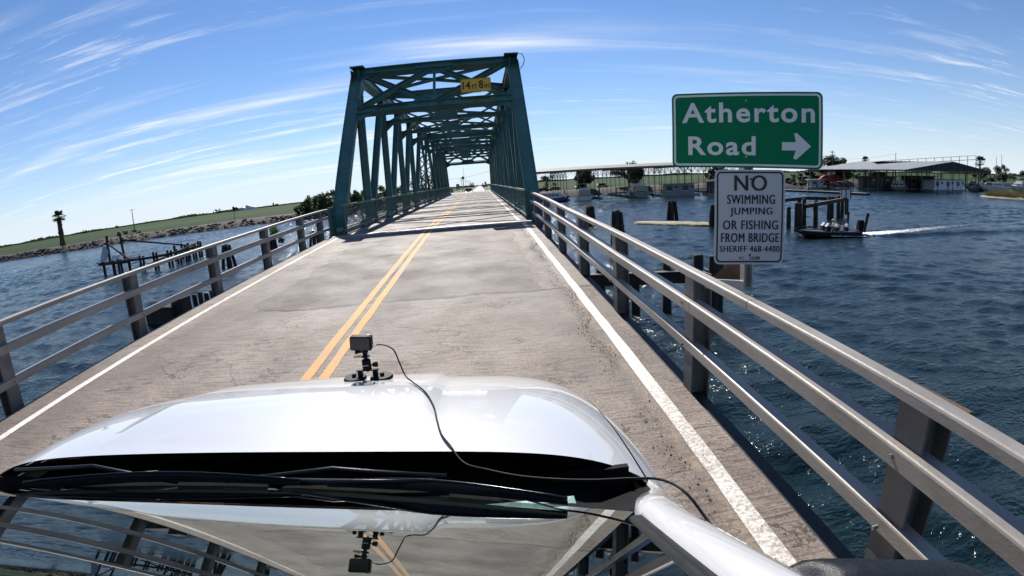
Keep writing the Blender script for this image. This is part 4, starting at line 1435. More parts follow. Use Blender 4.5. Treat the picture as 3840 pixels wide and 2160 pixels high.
DG = 'timber pile dolphins standing in the river'
dolphin(13.4, 62.8, 2.5, 'dark pile cluster in the river next behind the right railing, farther of two', 5, 0.35, 0.35)
dolphin(9.9, 36.9, 3.5, 'tallest dark pile cluster, rising just behind the right railing', 5, 0.35, 0.25)
dolphin(24.9, 64.6, 2.5, 'dark pile cluster rising behind the pale floating reeds', 5, 0.4, 0.4)
dolphin(25.6, 53.8, 2.4, 'dark pile cluster partly hidden behind the white rules sign', 4, 0.3, 0.2)
dolphin(-27.9, 51.9, 2.4, 'splayed pile cluster seen between the left railing posts', 5, 0.6, 0.35)
dolphin(-29.3, 68.2, 2.2, 'pile stump with a bright green plant growing on its head', 4, 0.3, 0.2, True)
dolphin(-22.6, 66.2, 2.0, 'low pile cluster close to the left end of the truss', 4, 0.35, 0.35)


def fender_wall(label, pts, tops, beam_z, name='timber_fender', lean=0.0, second=None):
    """row of piles joined by long waler beams"""
    t = thing(name, label, 'timber fender', (*pts[0], 0), 'timber fender walls guarding the bridge')
    for i, (p, h) in enumerate(zip(pts, tops)):
        for k in range(2 if h > 0 else 0):
            pile(MB(), p[0] + 0.22 * k, p[1] + 0.32 * k, 0.165, abs(h) - 0.12 * k + random.uniform(-0.06, 0.06), (random.uniform(-.06, .06), random.uniform(-.06, .06))).build('pile', M_TIMBER, t, smooth=True)
    for bz in beam_z:
        for a, b in zip(pts[:-1], pts[1:]):
            A, B = Vector((*a, bz)), Vector((*b, bz))
            nn = Vector((B.y - A.y, A.x - B.x, 0)).normalized()
            if nn.dot(A) > 0: nn = -nn
            MB().beam(A + nn * 0.26, B + nn * 0.26, 0.14, 0.30).build('waler', M_TIMBER, t)
            MB().beam(A + nn * 0.26 + Vector((0, 0, 0.155)), B + nn * 0.26 + Vector((0, 0, 0.155)), 0.15, 0.012).build('waler_cap', M_TIMBER_TOP, t)
    return t


# left wall: long row away from the bridge with a broken platform at its near end
L1 = [(-46.5, 56.5), (-43.5, 57.3), (-41.5, 57.6), (-40.6, 59.5), (-40.7, 61.8), (-40.8, 64.0), (-40.9, 66.2), (-41.0, 68.0)]
lw = fender_wall('long dark timber fender wall left of the bridge, with a broken platform at one end', L1, [1.9, 2.0, 2.2, 2.1, 1.9, 2.2, 2.1, 2.3], [1.55])
for x, y, h in ((-49.7, 57.4, 2.0), (-49.0, 58.6, 1.9), (-47.9, 57.2, 1.8), (-46.6, 58.9, 1.7), (-44.8, 67.5, 2.1), (-43.6, 67.6, 2.2), (-42.6, 67.8, 2.2)):
    pile(MB(), x, y, 0.2, h).build('pile', M_TIMBER, lw, smooth=True)
MB().beam((-50.3, 57.2, 1.45), (-45.0, 56.6, 1.45), 0.3, 0.3).build('platform_beam', M_TIMBER, lw)
for i in range(7):
    MB().beam((-50.2 + 0.75 * i, 56.9, 1.68), (-50.0 + 0.75 * i, 59.6, 1.68), 0.62, 0.1).build('plank', M_TIMBER, lw)
MB().beam((-48.7, 57.6, 1.5), (-48.6, 57.6, 5.0), 0.26, 0.26, (0, 1, 0)).build('mast', M_TIMBER, lw)
MB().beam((-46.3, 57.8, 1.5), (-46.6, 57.9, 5.1), 0.22, 0.22, (0, 1, 0)).build('mast', M_TIMBER, lw)
MB().beam((-48.5, 57.5, 4.0), (-45.2, 57.2, 1.7), 0.16, 0.2).build('stay', M_TIMBER, lw)
MB().beam((-46.3, 57.8, 4.2), (-41.3, 66.0, 1.9), 0.16, 0.2).build('stay', M_TIMBER, lw)
MB().beam((-42.0, 57.0, 0.8), (-40.2, 66.0, 2.1), 0.25, 0.2).build('fallen_beam', M_TIMBER_TOP, lw)
MB().prism([(-49.9, 57.0, 1.8), (-48.9, 57.0, 1.8), (-48.5, 57.6, 3.6), (-49.4, 57.5, 3.8)], (0.1, 0.1, 0)).build('tilted_panel', mat('old_panel', (0.42, 0.44, 0.46), 0.7), lw)
MB().prism([(-47.9, 57.0, 1.8), (-46.8, 57.0, 1.8), (-46.7, 57.2, 2.4), (-47.9, 57.2, 2.5)], (0.1, 0.1, 0)).build('loose_board', M_FLAGSTAFF, lw)
# near left stubs below the railing
nl = thing('timber_stub', 'black squared timber stub in the water just below the left railing', 'piling', (-19, 27.6, 0))
MB().bbox(-20.6, -18.7, 26.6, 28.0, -1.2, 0.95, 0.05).build('timber_block', M_TIMBER, nl)
MB().bbox(-19.0, -18.2, 27.2, 28.3, -1.2, 1.3, 0.05).build('timber_block', M_TIMBER, nl)
MB().box(-18.8, -16.2, 27.0, 28.2, 0.1, 0.2).build('plank', M_TIMBER_TOP, nl)
st = thing('pile_stubs', 'short row of cut-off pile stubs at the left edge of the road', 'piling', (-19.4, 31.5, 0))
for i in range(4):
    pile(MB(), -19.9 + 0.42 * i, 31.4 + 0.1 * i, 0.18, 0.75 + 0.12 * (i % 2)).build('pile', M_TIMBER, st, smooth=True)

# right near wall under the signs
R1 = [(4.9, 21.4), (6.4, 21.2), (7.75, 20.9), (9.0, 20.4), (9.9, 20.3)]
rw = thing('timber_fender', 'black timber fender wall in the water below the white rules sign', 'timber fender', (7.5, 21, 0), 'timber fender walls guarding the bridge')
for (x, y), h, r in zip(R1, (2.25, 2.3, 2.25, 2.55, 2.5), (.19, .19, .2, .24, .24)):
    pile(MB(), x, y, r, h).build('pile', M_TIMBER, rw, smooth=True)
pile(MB(), 9.2, 19.3, 0.22, 2.65).build('pile', M_TIMBER, rw, smooth=True)
MB().beam((4.2, 21.25, 1.62), (10.3, 20.0, 1.62), 0.2, 0.52).build('waler', M_TIMBER, rw)
MB().beam((4.2, 21.2, 1.89), (10.3, 19.95, 1.89), 0.34, 0.02).build('waler_cap', M_TIMBER_TOP, rw)
leaf_clump(rw, (10.5, 20.1, 1.9), 0.4, 150, M_LEAF_B, 0.16)
leaf_clump(rw, (10.3, 20.1, 1.0), 0.45, 110, M_LEAF, 0.14)

# right outer wall behind the bass boat: two rows meeting at a corner
R2a = [(31.0, 53.5), (33.3, 48.9), (35.2, 50.2), (36.4, 49.8)]
rw2 = thing('timber_fender', 'dark L-shaped timber fender wall behind the bass boat', 'timber fender', (36, 50, 0), 'timber fender walls guarding the bridge')
for x, y, h in ((32.2, 48.6, 2.2), (33.3, 48.7, 2.6), (34.2, 49.4, 2.5), (35.2, 50.0, 2.95), (36.4, 49.5, 2.5), (38.3, 52.0, 2.6), (42.6, 55.1, 2.8), (43.3, 55.4, 2.75), (45.0, 56.2, 2.8), (46.2, 56.9, 2.6), (30.2, 50.9, 2.3), (39.8, 57.6, 2.6)):
    pile(MB(), x, y, 0.26, h).build('pile', M_TIMBER, rw2, smooth=True)
for A, B in (((28.5, 52.0, 2.45), (41.6, 58.6, 2.45)), ((34.6, 48.9, 2.15), (46.8, 56.6, 2.35)), ((41.6, 58.6, 2.45), (46.8, 56.6, 2.35))):
    MB().beam(A, B, 0.22, 0.42).build('waler', M_TIMBER, rw2)
    MB().beam(Vector(A) + Vector((0, 0, .22)), Vector(B) + Vector((0, 0, .22)), 0.3, 0.02).build('waler_cap', M_TIMBER_TOP, rw2)
MB().box(46.3, 46.9, 56.4, 56.5, 0.3, 2.4).build('ladder_board', M_TIMBER, rw2)
bs = thing('board_sign', 'small white framed board on the end of the outer timber wall', 'sign', (46.2, 56.3, 2.6))
MB().box(45.4, 47.1, 56.2, 56.26, 2.5, 3.5).build('sign_panel', M_FLAGSTAFF, bs)
for x in (45.4, 46.2, 47.0):
    MB().box(x, x + 0.09, 56.12, 56.2, 2.3, 3.6).build('sign_post', M_TIMBER, bs)

# pale floating reeds caught between the piles
q = MB()
A, B = Vector((19.6, 62.0, 0.03)), Vector((27.2, 53.6, 0.03))
dirv = (B - A).normalized(); side = Vector((-dirv.y, dirv.x, 0))
for i in range(2600):
    t = random.random()
    wdt = 1.25 * math.sin(math.pi * min(1, t * 0.75 + 0.12)) + 0.1
    c = A + (B - A) * t + side * random.uniform(-wdt, wdt) + Vector((0, 0, random.uniform(0, 0.16)))
    a = dirv * math.cos(random.gauss(0, .35)) + side * math.sin(random.gauss(0, .35))
    L = random.uniform(0.3, 0.9)
    w_ = side * 0.035
    q.add([c - a * L - w_, c + a * L - w_, c + a * L + w_ + Vector((0, 0, .03)), c - a * L + w_ + Vector((0, 0, .03))], [(0, 1, 2, 3)])
tag(q.build('floating_reeds', M_DRYREED), 'pale mat of floating dry reeds caught at the piles', 'reeds', kind='stuff')

# riprap along the left bank
def rock_mesh(seed):
    r = random.Random(seed)
    bm = bmesh.new()
    bmesh.ops.create_icosphere(bm, subdivisions=1, radius=1.0)
    for v in bm.verts:
        v.co *= r.uniform(0.7, 1.15)
        v.co.z *= 0.65
    me = bpy.data.meshes.new('stone')
    bm.to_mesh(me); bm.free()
    me.materials.append(M_ROCK)
    return me


rip = thing('riprap', 'tumbled grey riprap stones along the far river bank', 'riprap', (-100, 164, 0))
RM = [rock_mesh(i) for i in range(6)]
vis = [p for p in SH if -205 < p[0] < -22]
cnt = 0
rq = MB()
for k in range(1500):
    p = random.choice(vis)
    d = random.uniform(-0.5, 6.5)
    x, y = offs(p, d)
    x += random.uniform(-2.5, 2.5); y += random.uniform(-1.2, 1.2)
    z = -0.1 + 0.31 * max(d, 0)
    s = random.uniform(0.35, 0.75) * (1.25 if random.random() < 0.15 else 1)
    if cnt < 300 and k % 4 == 0:
        o = bpy.data.objects.new('stone', RM[k % 6])
        o.location = (x + 100, y - 164, z)
        o.rotation_euler = (random.uniform(-.4, .4), random.uniform(-.4, .4), random.uniform(0, 6.28))
        o.scale = (s * 1.25, s * 1.1, s)
        COL.objects.link(o); o.parent = rip
        cnt += 1
    else:
        me = RM[k % 6]
        ca, sa = math.cos(k), math.sin(k)
        rq.add([(x + s * (v.co.x * ca - v.co.y * sa), y + s * (v.co.x * sa + v.co.y * ca), z + s * v.co.z) for v in me.vertices], [tuple(f.vertices) for f in me.polygons])
tag(rq.build('stones', M_ROCK, rip), kind='stuff')

# ------------------------------------------------------------------ vegetation
def limb(q, a, b, r0, r1, n=6):
    a, b = Vector(a), Vector(b)
    m1 = (a + b) / 2 + Vector((random.uniform(-.1, .1), random.uniform(-.1, .1), 0)) * (b - a).length
    q.tube([a, m1, b], [r0, (r0 + r1) / 2, r1], n, False)


def tree(name, label, cat, x, y, z, h, rx, mleaf, n_clump=16, leaves=70, size=0.35, group=None, trunk_h=0.3):
    t = thing(name, label, cat, (x, y, z), group)
    tq = MB()
    base = Vector((x, y, z - 0.4))
    fork = Vector((x + random.uniform(-.2, .2), y, z + h * trunk_h))
    limb(tq, base, fork, 0.035 * h, 0.024 * h, 8)
    cq = MB()
    cl = []
    for i in range(n_clump):
        a = random.uniform(0, 2 * math.pi)
        v = random.uniform(0.0, 1.0)
        rr = rx * math.sqrt(random.uniform(0.05, 1)) * (0.55 + 0.75 * math.sin(math.pi * min(0.95, v * 0.85 + 0.15)))
        c = Vector((x + rr * math.cos(a), y + rr * math.sin(a), z + h * (trunk_h * 0.75 + (0.93 - trunk_h * 0.75) * v)))
        cl.append((c, h * random.uniform(0.10, 0.19)))
    for c, r in cl[:9]:
        limb(tq, fork, c, 0.016 * h, 0.005 * h, 5)
    tq.build('trunk', M_WOODPOLE, t, smooth=True)
    for c, r in cl:
        for i in range(leaves):
            d = Vector((random.gauss(0, 1), random.gauss(0, 1), random.gauss(0, .75)))
            d = d.normalized() * (r * random.uniform(0.3, 1.25))
            p = c + d
            a = Vector((random.gauss(0, 1), random.gauss(0, 1), random.gauss(0, .6))).normalized()
            b = a.orthogonal().normalized()
            s = size * random.uniform(0.5, 1.3)
            cq.add([p - a * s, p + b * s * 0.55, p + a * s, p - b * s * 0.55], [(0, 1, 2, 3)])
    cq.build('crown', mleaf, t)
    return t


def palm(label, x, y, z, h, cr, skirt=True, group='fan palms'):
    t = thing('palm_tree', label, 'palm tree', (x, y, z), group)
    r = h * (0.07 if skirt else 0.032)
    MB().tube([(x, y, z - 0.5), (x + 0.1, y, z + h * 0.2), (x, y, z + h * 0.6), (x + 0.05, y, z + h * 0.88)], [r * 1.5, r * 1.15, r, r * 0.9], 10).build('trunk', M_WOODPOLE, t, smooth=True)
    top = Vector((x + 0.05, y, z + h * 0.88))

    def frond(q, o, yaw, el, L):
        d = Vector((math.cos(yaw) * math.cos(el), math.sin(yaw) * math.cos(el), math.sin(el)))
        s = Vector((-math.sin(yaw), math.cos(yaw), 0))
        u = s.cross(d)
        end = o + d * L * 0.55
        q.beam(o, end, 0.04 * L / 2, 0.03 * L / 2)
        for k in range(11):
            a = rad(-75 + 15 * k)
            dd = d * math.cos(a) + s * math.sin(a)
            tip = end + dd * L * 0.5 - Vector((0, 0, 0.10 * L))
            w_ = (s * math.cos(a) - d * math.sin(a)) * 0.045 * L
            q.add([end, end + dd * L * 0.28 + w_, tip, end + dd * L * 0.28 - w_], [(0, 1, 2, 3)])
    fq = MB()
    for i in range(46):
        frond(fq, top, random.uniform(0, 6.28), rad(random.uniform(-30, 80)), cr * random.uniform(0.8, 1.1))
    fq.build('fronds', M_PALM, t)
    if skirt:
        sq_ = MB()
        for i in range(120):
            zz = random.uniform(0.42, 0.86)
            frond(sq_, Vector((x, y, z + h * zz)), random.uniform(0, 6.28), rad(random.uniform(-85, -50)), cr * random.uniform(0.45, 0.7))
        sq_.build('dead_frond_skirt', M_THATCH, t)
    return t


palm('tall fan palm with a shaggy skirt standing alone on the left bank', -170, 173, 1.6, 13.2, 3.3)
palm('fan palm rising right behind the dark gabled boat shed', 186, 142, 1.8, 9.4, 2.6, False)
palm('small palm crown showing above the ridge of the boat shed roof', 150, 170, 1.8, 9.6, 1.8, False)

# shrubs and trees on the left bank by the bridge
bushes = [(-60.5, 172, 4.2, 2.8), (-56, 171, 6.2, 3.8), (-50, 170, 6.9, 4.2), (-45, 172, 6.8, 4.2), (-39, 172, 6.4, 4.0), (-33, 172, 7.2, 4.2), (-27, 174, 6.4, 3.6)]
names = ['leftmost low bush of the dark clump on the bank left of the truss', 'second bush from the left in the dark clump left of the truss', 'tallest bush of the clump, touching the left end post in view', 'bush seen just right of the left end post', 'bush seen beside the first truss vertical on the left', 'leafy bush seen between the first and second truss members', 'leafy bush seen between the second and third truss members']
for (x, y, h, r), lb in zip(bushes, names):
    tree('shrub', lb, 'shrub', x, y, 1.4, h, r, M_LEAF, 26, 110, 0.36, 'shrubs on the bank beside the bridge', 0.08)
tree('bank_tree', 'taller tree seen behind the second pair of truss members', 'tree', -17.5, 150, 1.8, 8.6, 3.2, M_LEAF, 18, 90, 0.33, 'trees seen through the left truss', 0.25)
tree('bank_tree', 'smaller tree seen through the middle of the left truss', 'tree', -13.2, 156, 1.8, 7.2, 2.2, M_LEAF, 12, 80, 0.3, 'trees seen through the left truss', 0.25)
tree('dry_bush', 'brown dry bush on the bank below the lone utility pole', 'shrub', -137, 176, 1.8, 2.2, 4.5, M_THATCH, 12, 70, 0.3, None, 0.1)

# utility poles
def upole(label, x, y, z, h, arms=(0.93,), aw=1.3, r=0.16, trans=False, ang=0.0, group=None):
    t = thing('utility_pole', label, 'utility pole', (x, y, z), group)
    MB().tube([(x, y, z - 0.5), (x, y, z + h)], [r, r * 0.7], 8).build('pole', M_WOODPOLE, t, smooth=True)
    ca, sa = math.cos(ang), math.sin(ang)
    for a in arms:
        MB().beam((x - aw * ca, y - aw * sa - 0.1, z + h * a), (x + aw * ca, y + aw * sa - 0.1, z + h * a), 0.12, 0.14).build('crossarm', M_WOODPOLE, t)
        for k in (-0.9, -0.4, 0.4, 0.9):
            MB().tube([(x + aw * k * ca, y + aw * k * sa - 0.1, z + h * a + 0.05), (x + aw * k * ca, y + aw * k * sa - 0.1, z + h * a + 0.32)], 0.06, 6).build('insulator', M_GREYPAINT, t)
    if trans:
        MB().tube([(x + 0.4, y - 0.2, z + h * 0.74), (x + 0.4, y - 0.2, z + h * 0.83)], 0.28, 10).build('transformer', M_GREYPAINT, t)
    return t


PG = 'wooden utility poles'
upole('lone wooden utility pole in the field behind the left bank', -214, 281, 1.0, 14.0, (0.96,), 2.3, 0.3, group=PG)
upole('wooden utility pole seen between the left end post and first vertical', -35.5, 176, 1.8, 13.0, (0.93,), 1.2, 0.17, True, group=PG)
upole('wooden utility pole with two crossarms right of the green sign', 127, 162, 1.8, 11.6, (0.94, 0.84), 1.1, 0.2, True, group=PG)
upole('slim wooden utility pole above the left end of the grey boat shed roof', 160, 163, 1.8, 11.2, (), 1, 0.16, group=PG)
upole('wooden utility pole with crossarm behind the right-hand palm', 196, 150, 1.8, 11.2, (0.95,), 1.7, 0.16, group=PG)
tag(MB().tube([(160, 163, 12.7), (152, 164, 11.4), (143, 164, 10.6), (134, 163, 10.3), (127, 162, 10.9)], 0.035, 4, False).build('power_wire', M_BLACK), 'thin drooping wire between two poles right of the green sign', 'wire')
sg_ = thing('channel_marker', 'thin post with a small dark square board on the left bank', 'marker post', (-92, 181, 1.8))
MB().tube([(-92, 181, 1.4), (-92, 181, 6.4)], 0.11, 6).build('post', M_WOODPOLE, sg_)
MB().prism([(-92.4, 180.8, 6.0), (-91.6, 180.8, 6.0), (-91.6, 180.8, 7.0), (-92.0, 180.8, 7.3), (-92.4, 180.8, 7.0)], (0, 0.1, 0)).build('marker_board', M_BLACK, sg_)

# far tree lines and farm buildings along the horizon
for i, (az, R_, h, w_) in enumerate([(-42.2, 1500, 9, 20), (-28.6, 1300, 11, 26), (-26.8, 1300, 10, 22), (-22.6, 1400, 9, 20), (-39.0, 1700, 7, 18)]):
    a = rad(az)
    tree('far_tree', ['small dark tree on the horizon left of the lone palm', 'leftmost of two trees beside the pale farm buildings on the horizon', 'right tree beside the pale farm buildings on the horizon', 'small tree on the horizon nearest to the left bank bushes', 'tiny tree on the horizon right of the lone palm'][i], 'tree', R_ * math.sin(a), R_ * math.cos(a), 1.0, h, w_ * 0.35, M_LEAF_D, 12, 26, 1.6, 'far trees on the horizon', 0.15)
fb = thing('farm_building', 'pale farm buildings far off on the horizon left of the bridge', 'building', (1300 * math.sin(rad(-25.5)), 1300 * math.cos(rad(-25.5)), 1))
for dxx, w_, h in ((-14, 12, 7), (0, 9, 11), (13, 14, 6)):
    cxx, cyy = fb.location.x + dxx, fb.location.y
    MB().box(cxx - w_ / 2, cxx + w_ / 2, cyy, cyy + 10, 0.5, h).build('wall', M_FLAGSTAFF, fb)
    MB().prism([(cxx - w_ / 2 - .5, cyy - .3, h), (cxx + w_ / 2 + .5, cyy - .3, h), (cxx, cyy - .3, h + 2.0)], (0, 10.6, 0)).build('roof', M_ROOFGREY, fb)
q = MB()
for i in range(9000):
    az = rad(random.uniform(-54, 60))
    R_ = random.uniform(1700, 2600)
    hh = random.uniform(0.5, 4.5) * (0.5 + abs(math.sin(az * 37) * math.sin(az * 11 + 1)))
    c = Vector((R_ * math.sin(az), R_ * math.cos(az), 1.0 + hh * 0.5))
    s = random.uniform(1.0, 3.2)
    q.add([c + Vector((-s * 2, 0, -hh)), c + Vector((s * 2, 0, -hh)), c + Vector((s, random.uniform(-2, 2), hh)), c + Vector((-s, 0, hh))], [(0, 1, 2, 3)])
tag(q.build('far_hedgerow', M_LEAF_D), 'far dark line of trees and hedges along the horizon', 'tree line', kind='stuff')

# ------------------------------------------------------------------ things beyond the far end of the bridge
Yr = 150
wp = thing('warning_pole', 'tall thin pole with a round sign beyond the far end of the bridge', 'road sign', (-4.95, 150, 2.7))
MB().tube([(-4.95, 150, 2.3), (-4.95, 150, 8.0)], 0.09, 8).build('pole', M_STEEL, wp)
MB().tube([(-4.7, 150, 8.0), (-4.65, 150, 11.4)], [0.05, 0.03], 6).build('whip_antenna', M_STEEL, wp)
MB().tube([(-4.95, 149.8, 8.4), (-4.95, 149.9, 8.4)], 0.42, 20).build('round_panel', M_RUST, wp)
bb_ = thing('roadside_board', 'dark back of a roadside sign board beyond the bridge on the left', 'road sign', (-6.1, 140, 2.7))
MB().box(-6.65, -5.75, 140, 140.05, 5.3, 6.7).build('sign_panel', M_POST, bb_)
for x in (-6.5, -5.95):
    MB().box(x, x + 0.08, 140.06, 140.14, 2.3, 6.6).build('sign_post', M_WOODPOLE, bb_)
for i, Y in enumerate((430, 560, 720, 850, 1050, 1300)):
    upole(['nearest', 'second', 'third', 'fourth', 'fifth', 'farthest'][i] + ' pole of the row beside the road beyond the bridge', -14.2 - 0.003 * Y, Y, 1.2, 12.0, (0.95, 0.82) if i < 3 else (0.95,), 1.9, 0.22, group='utility poles along the far road')
tag(MB().tube([(-16, 210, 9.0), (-6, 205, 9.35), (6, 200, 11.4)], 0.035, 5, False).build('overhead_wire', M_BLACK), 'single wire crossing above the road beyond the bridge', 'wire')
for (x, y, h, lb) in ((6, 760, 9, 'dark tree at the right edge of the far road'), (26, 640, 9, 'dark tree further right of the far road'), (-15, 900, 9, 'tree at the left of the far road among the poles')):
    tree('far_tree', lb, 'tree', x, y, 1.5, h, 3.4, M_LEAF_D, 12, 40, 0.7, 'trees beside the far road', 0.2)


def guardrail(label, path, m, h=0.75):
    t = thing('guardrail', label, 'guardrail', (*path[0], zd(path[0][1])), 'guardrails beyond the bridge')
    pp = smooth_path([(p[0], p[1], zd(p[1]) + h) for p in path], 5)
    rows = [[(p.x, p.y, p.z - 0.15), (p.x - 0.05, p.y, p.z - 0.08), (p.x, p.y, p.z), (p.x - 0.05, p.y, p.z + 0.08), (p.x, p.y, p.z + 0.15)] for p in pp]
    MB().grid(rows).build('beam', m, t)
    for p in pp[::3]:
        MB().box(p.x + 0.02, p.x + 0.2, p.y, p.y + 0.18, p.z - 1.0, p.z + 0.12).build('post', M_WOODPOLE, t)
    return t


guardrail('curving steel guardrail beyond the bridge on the right', [(1.95, 84), (1.95, 100), (2.2, 116), (3.4, 130), (6.0, 140)], M_GALV)
guardrail('dark guardrail beyond the bridge on the left', [(-5.35, 84), (-5.4, 95), (-6.2, 108), (-8.5, 116)], M_POST)

# oncoming dark green vehicle just over the crest
oc = thing('green_vehicle', 'dark green oncoming vehicle with a bright headlight, half hidden by the bridge crest', 'vehicle', (-2.85, 118, zd(118)))
zo = zd(118)
M_GRNCAR = mat('green_vehicle_paint', (0.02, 0.06, 0.03), 0.4, 0, 0.1, 1.0, coat=0.5)
hull_ = [(-0.9, 0.35), (0.9, 0.35), (0.92, 1.0), (0.85, 1.08), (0.72, 1.62), (-0.72, 1.62), (-0.85, 1.08), (-0.92, 1.0)]
MB().prism([(-2.85 + x, 118.9, zo + z) for x, z in hull_], (0, 3.4, 0)).build('cab_body', M_GRNCAR, oc)
MB().prism([(-2.85 + x, 117.6, zo + z) for x, z in [(-0.9, 0.35), (0.9, 0.35), (0.9, 0.95), (0.8, 1.05), (-0.8, 1.05), (-0.9, 0.95)]], (0, 1.3, 0)).build('hood', M_GRNCAR, oc)
MB().prism([(-2.85 + x, 118.88, zo + z) for x, z in [(-0.74, 1.12), (0.74, 1.12), (0.65, 1.55), (-0.65, 1.55)]], (0, -0.02, 0)).build('windshield', M_DARKWIN, oc)
for s in (-1, 1):
    m_, q_, b_ = new_mat('headlight_lens')
    b_.inputs['Base Color'].default_value = (0.9, 0.9, 0.85, 1)
    _gg = q_.n('NewGeometry')
    q_.link(q_.ramp(q_.noise(_gg.outputs['Position'], 4.0, 2), [(0.3, (0.92, 0.92, 0.88)), (0.7, (1, 1, 0.96))]), b_.inputs['Base Color'])
    b_.inputs['Emission Color'].default_value = (1, 0.97, 0.9, 1)
    b_.inputs['Emission Strength'].default_value = 6.0
    MB().tube([(-2.85 + s * 0.62, 117.5, zo + 0.78), (-2.85 + s * 0.62, 117.62, zo + 0.78)], 0.13, 12).build('headlight', m_, oc)
    for yy in (118.3, 121.2):
        MB().tube([(-2.85 + s * 0.75, yy, zo + 0.34), (-2.85 + s * 0.93, yy, zo + 0.34)], 0.34, 16).build('wheel', M_BLACK, oc)
MB().box(-3.4, -2.3, 117.55, 117.62, zo + 0.6, zo + 0.9).build('grille', M_BLACK, oc)

# ------------------------------------------------------------------ boats
class Fr:
    """local frame: x forward, y to port, z up"""
    def __init__(self, x, y, z, heading):
        self.o = Vector((x, y, z)); self.f = Vector((math.cos(heading), math.sin(heading), 0)); self.l = Vector((-math.sin(heading), math.cos(heading), 0))

    def __call__(self, a, b, c):
        return self.o + self.f * a + self.l * b + Vector((0, 0, c))


def fbox(fr, x0, x1, y0, y1, z0, z1, q=None, tx=0.0, ty=0.0):
    """box in a local frame; top drawn in by tx, ty"""
    q = q or MB()
    vs = [fr(x0, y0, z0), fr(x1, y0, z0), fr(x1, y1, z0), fr(x0, y1, z0), fr(x0 + tx, y0 + ty, z1), fr(x1 - tx, y0 + ty, z1), fr(x1 - tx, y1 - ty, z1), fr(x0 + tx, y1 - ty, z1)]
    return q.add(vs, MB.BOXF)


def loft_hull(fr, L, beam, free, rise=0.35, draft=0.35, n=14, bowpow=2.2):
    """planing hull from stern (x=0) to bow (x=L)"""
    rows = []
    for i in range(n + 1):
        t = i / n
        hb = beam / 2 * (1 - max(0, (t - 0.45) / 0.55) ** bowpow) + 0.02
        sheer = free + rise * t ** 2
        keel = -draft * (1 - max(0, (t - 0.6) / 0.4) ** 2) + (sheer - 0.12) * max(0, (t - 0.6) / 0.4) ** 2.5
        chine = keel + (sheer - keel) * 0.35
        x = L * t
        rows.append([fr(x, -hb * 0.93, sheer), fr(x, -hb, sheer - 0.08), fr(x, -hb * 0.86, chine), fr(x, 0, keel), fr(x, hb * 0.86, chine), fr(x, hb, sheer - 0.08), fr(x, hb * 0.93, sheer)])
    q = MB().grid(rows)
    q.add(rows[0], [tuple(range(7))])
    deck = MB().grid([[r[0] - Vector((0, 0, 0.03)), r[6] - Vector((0, 0, 0.03))] for r in rows])
    return q, deck


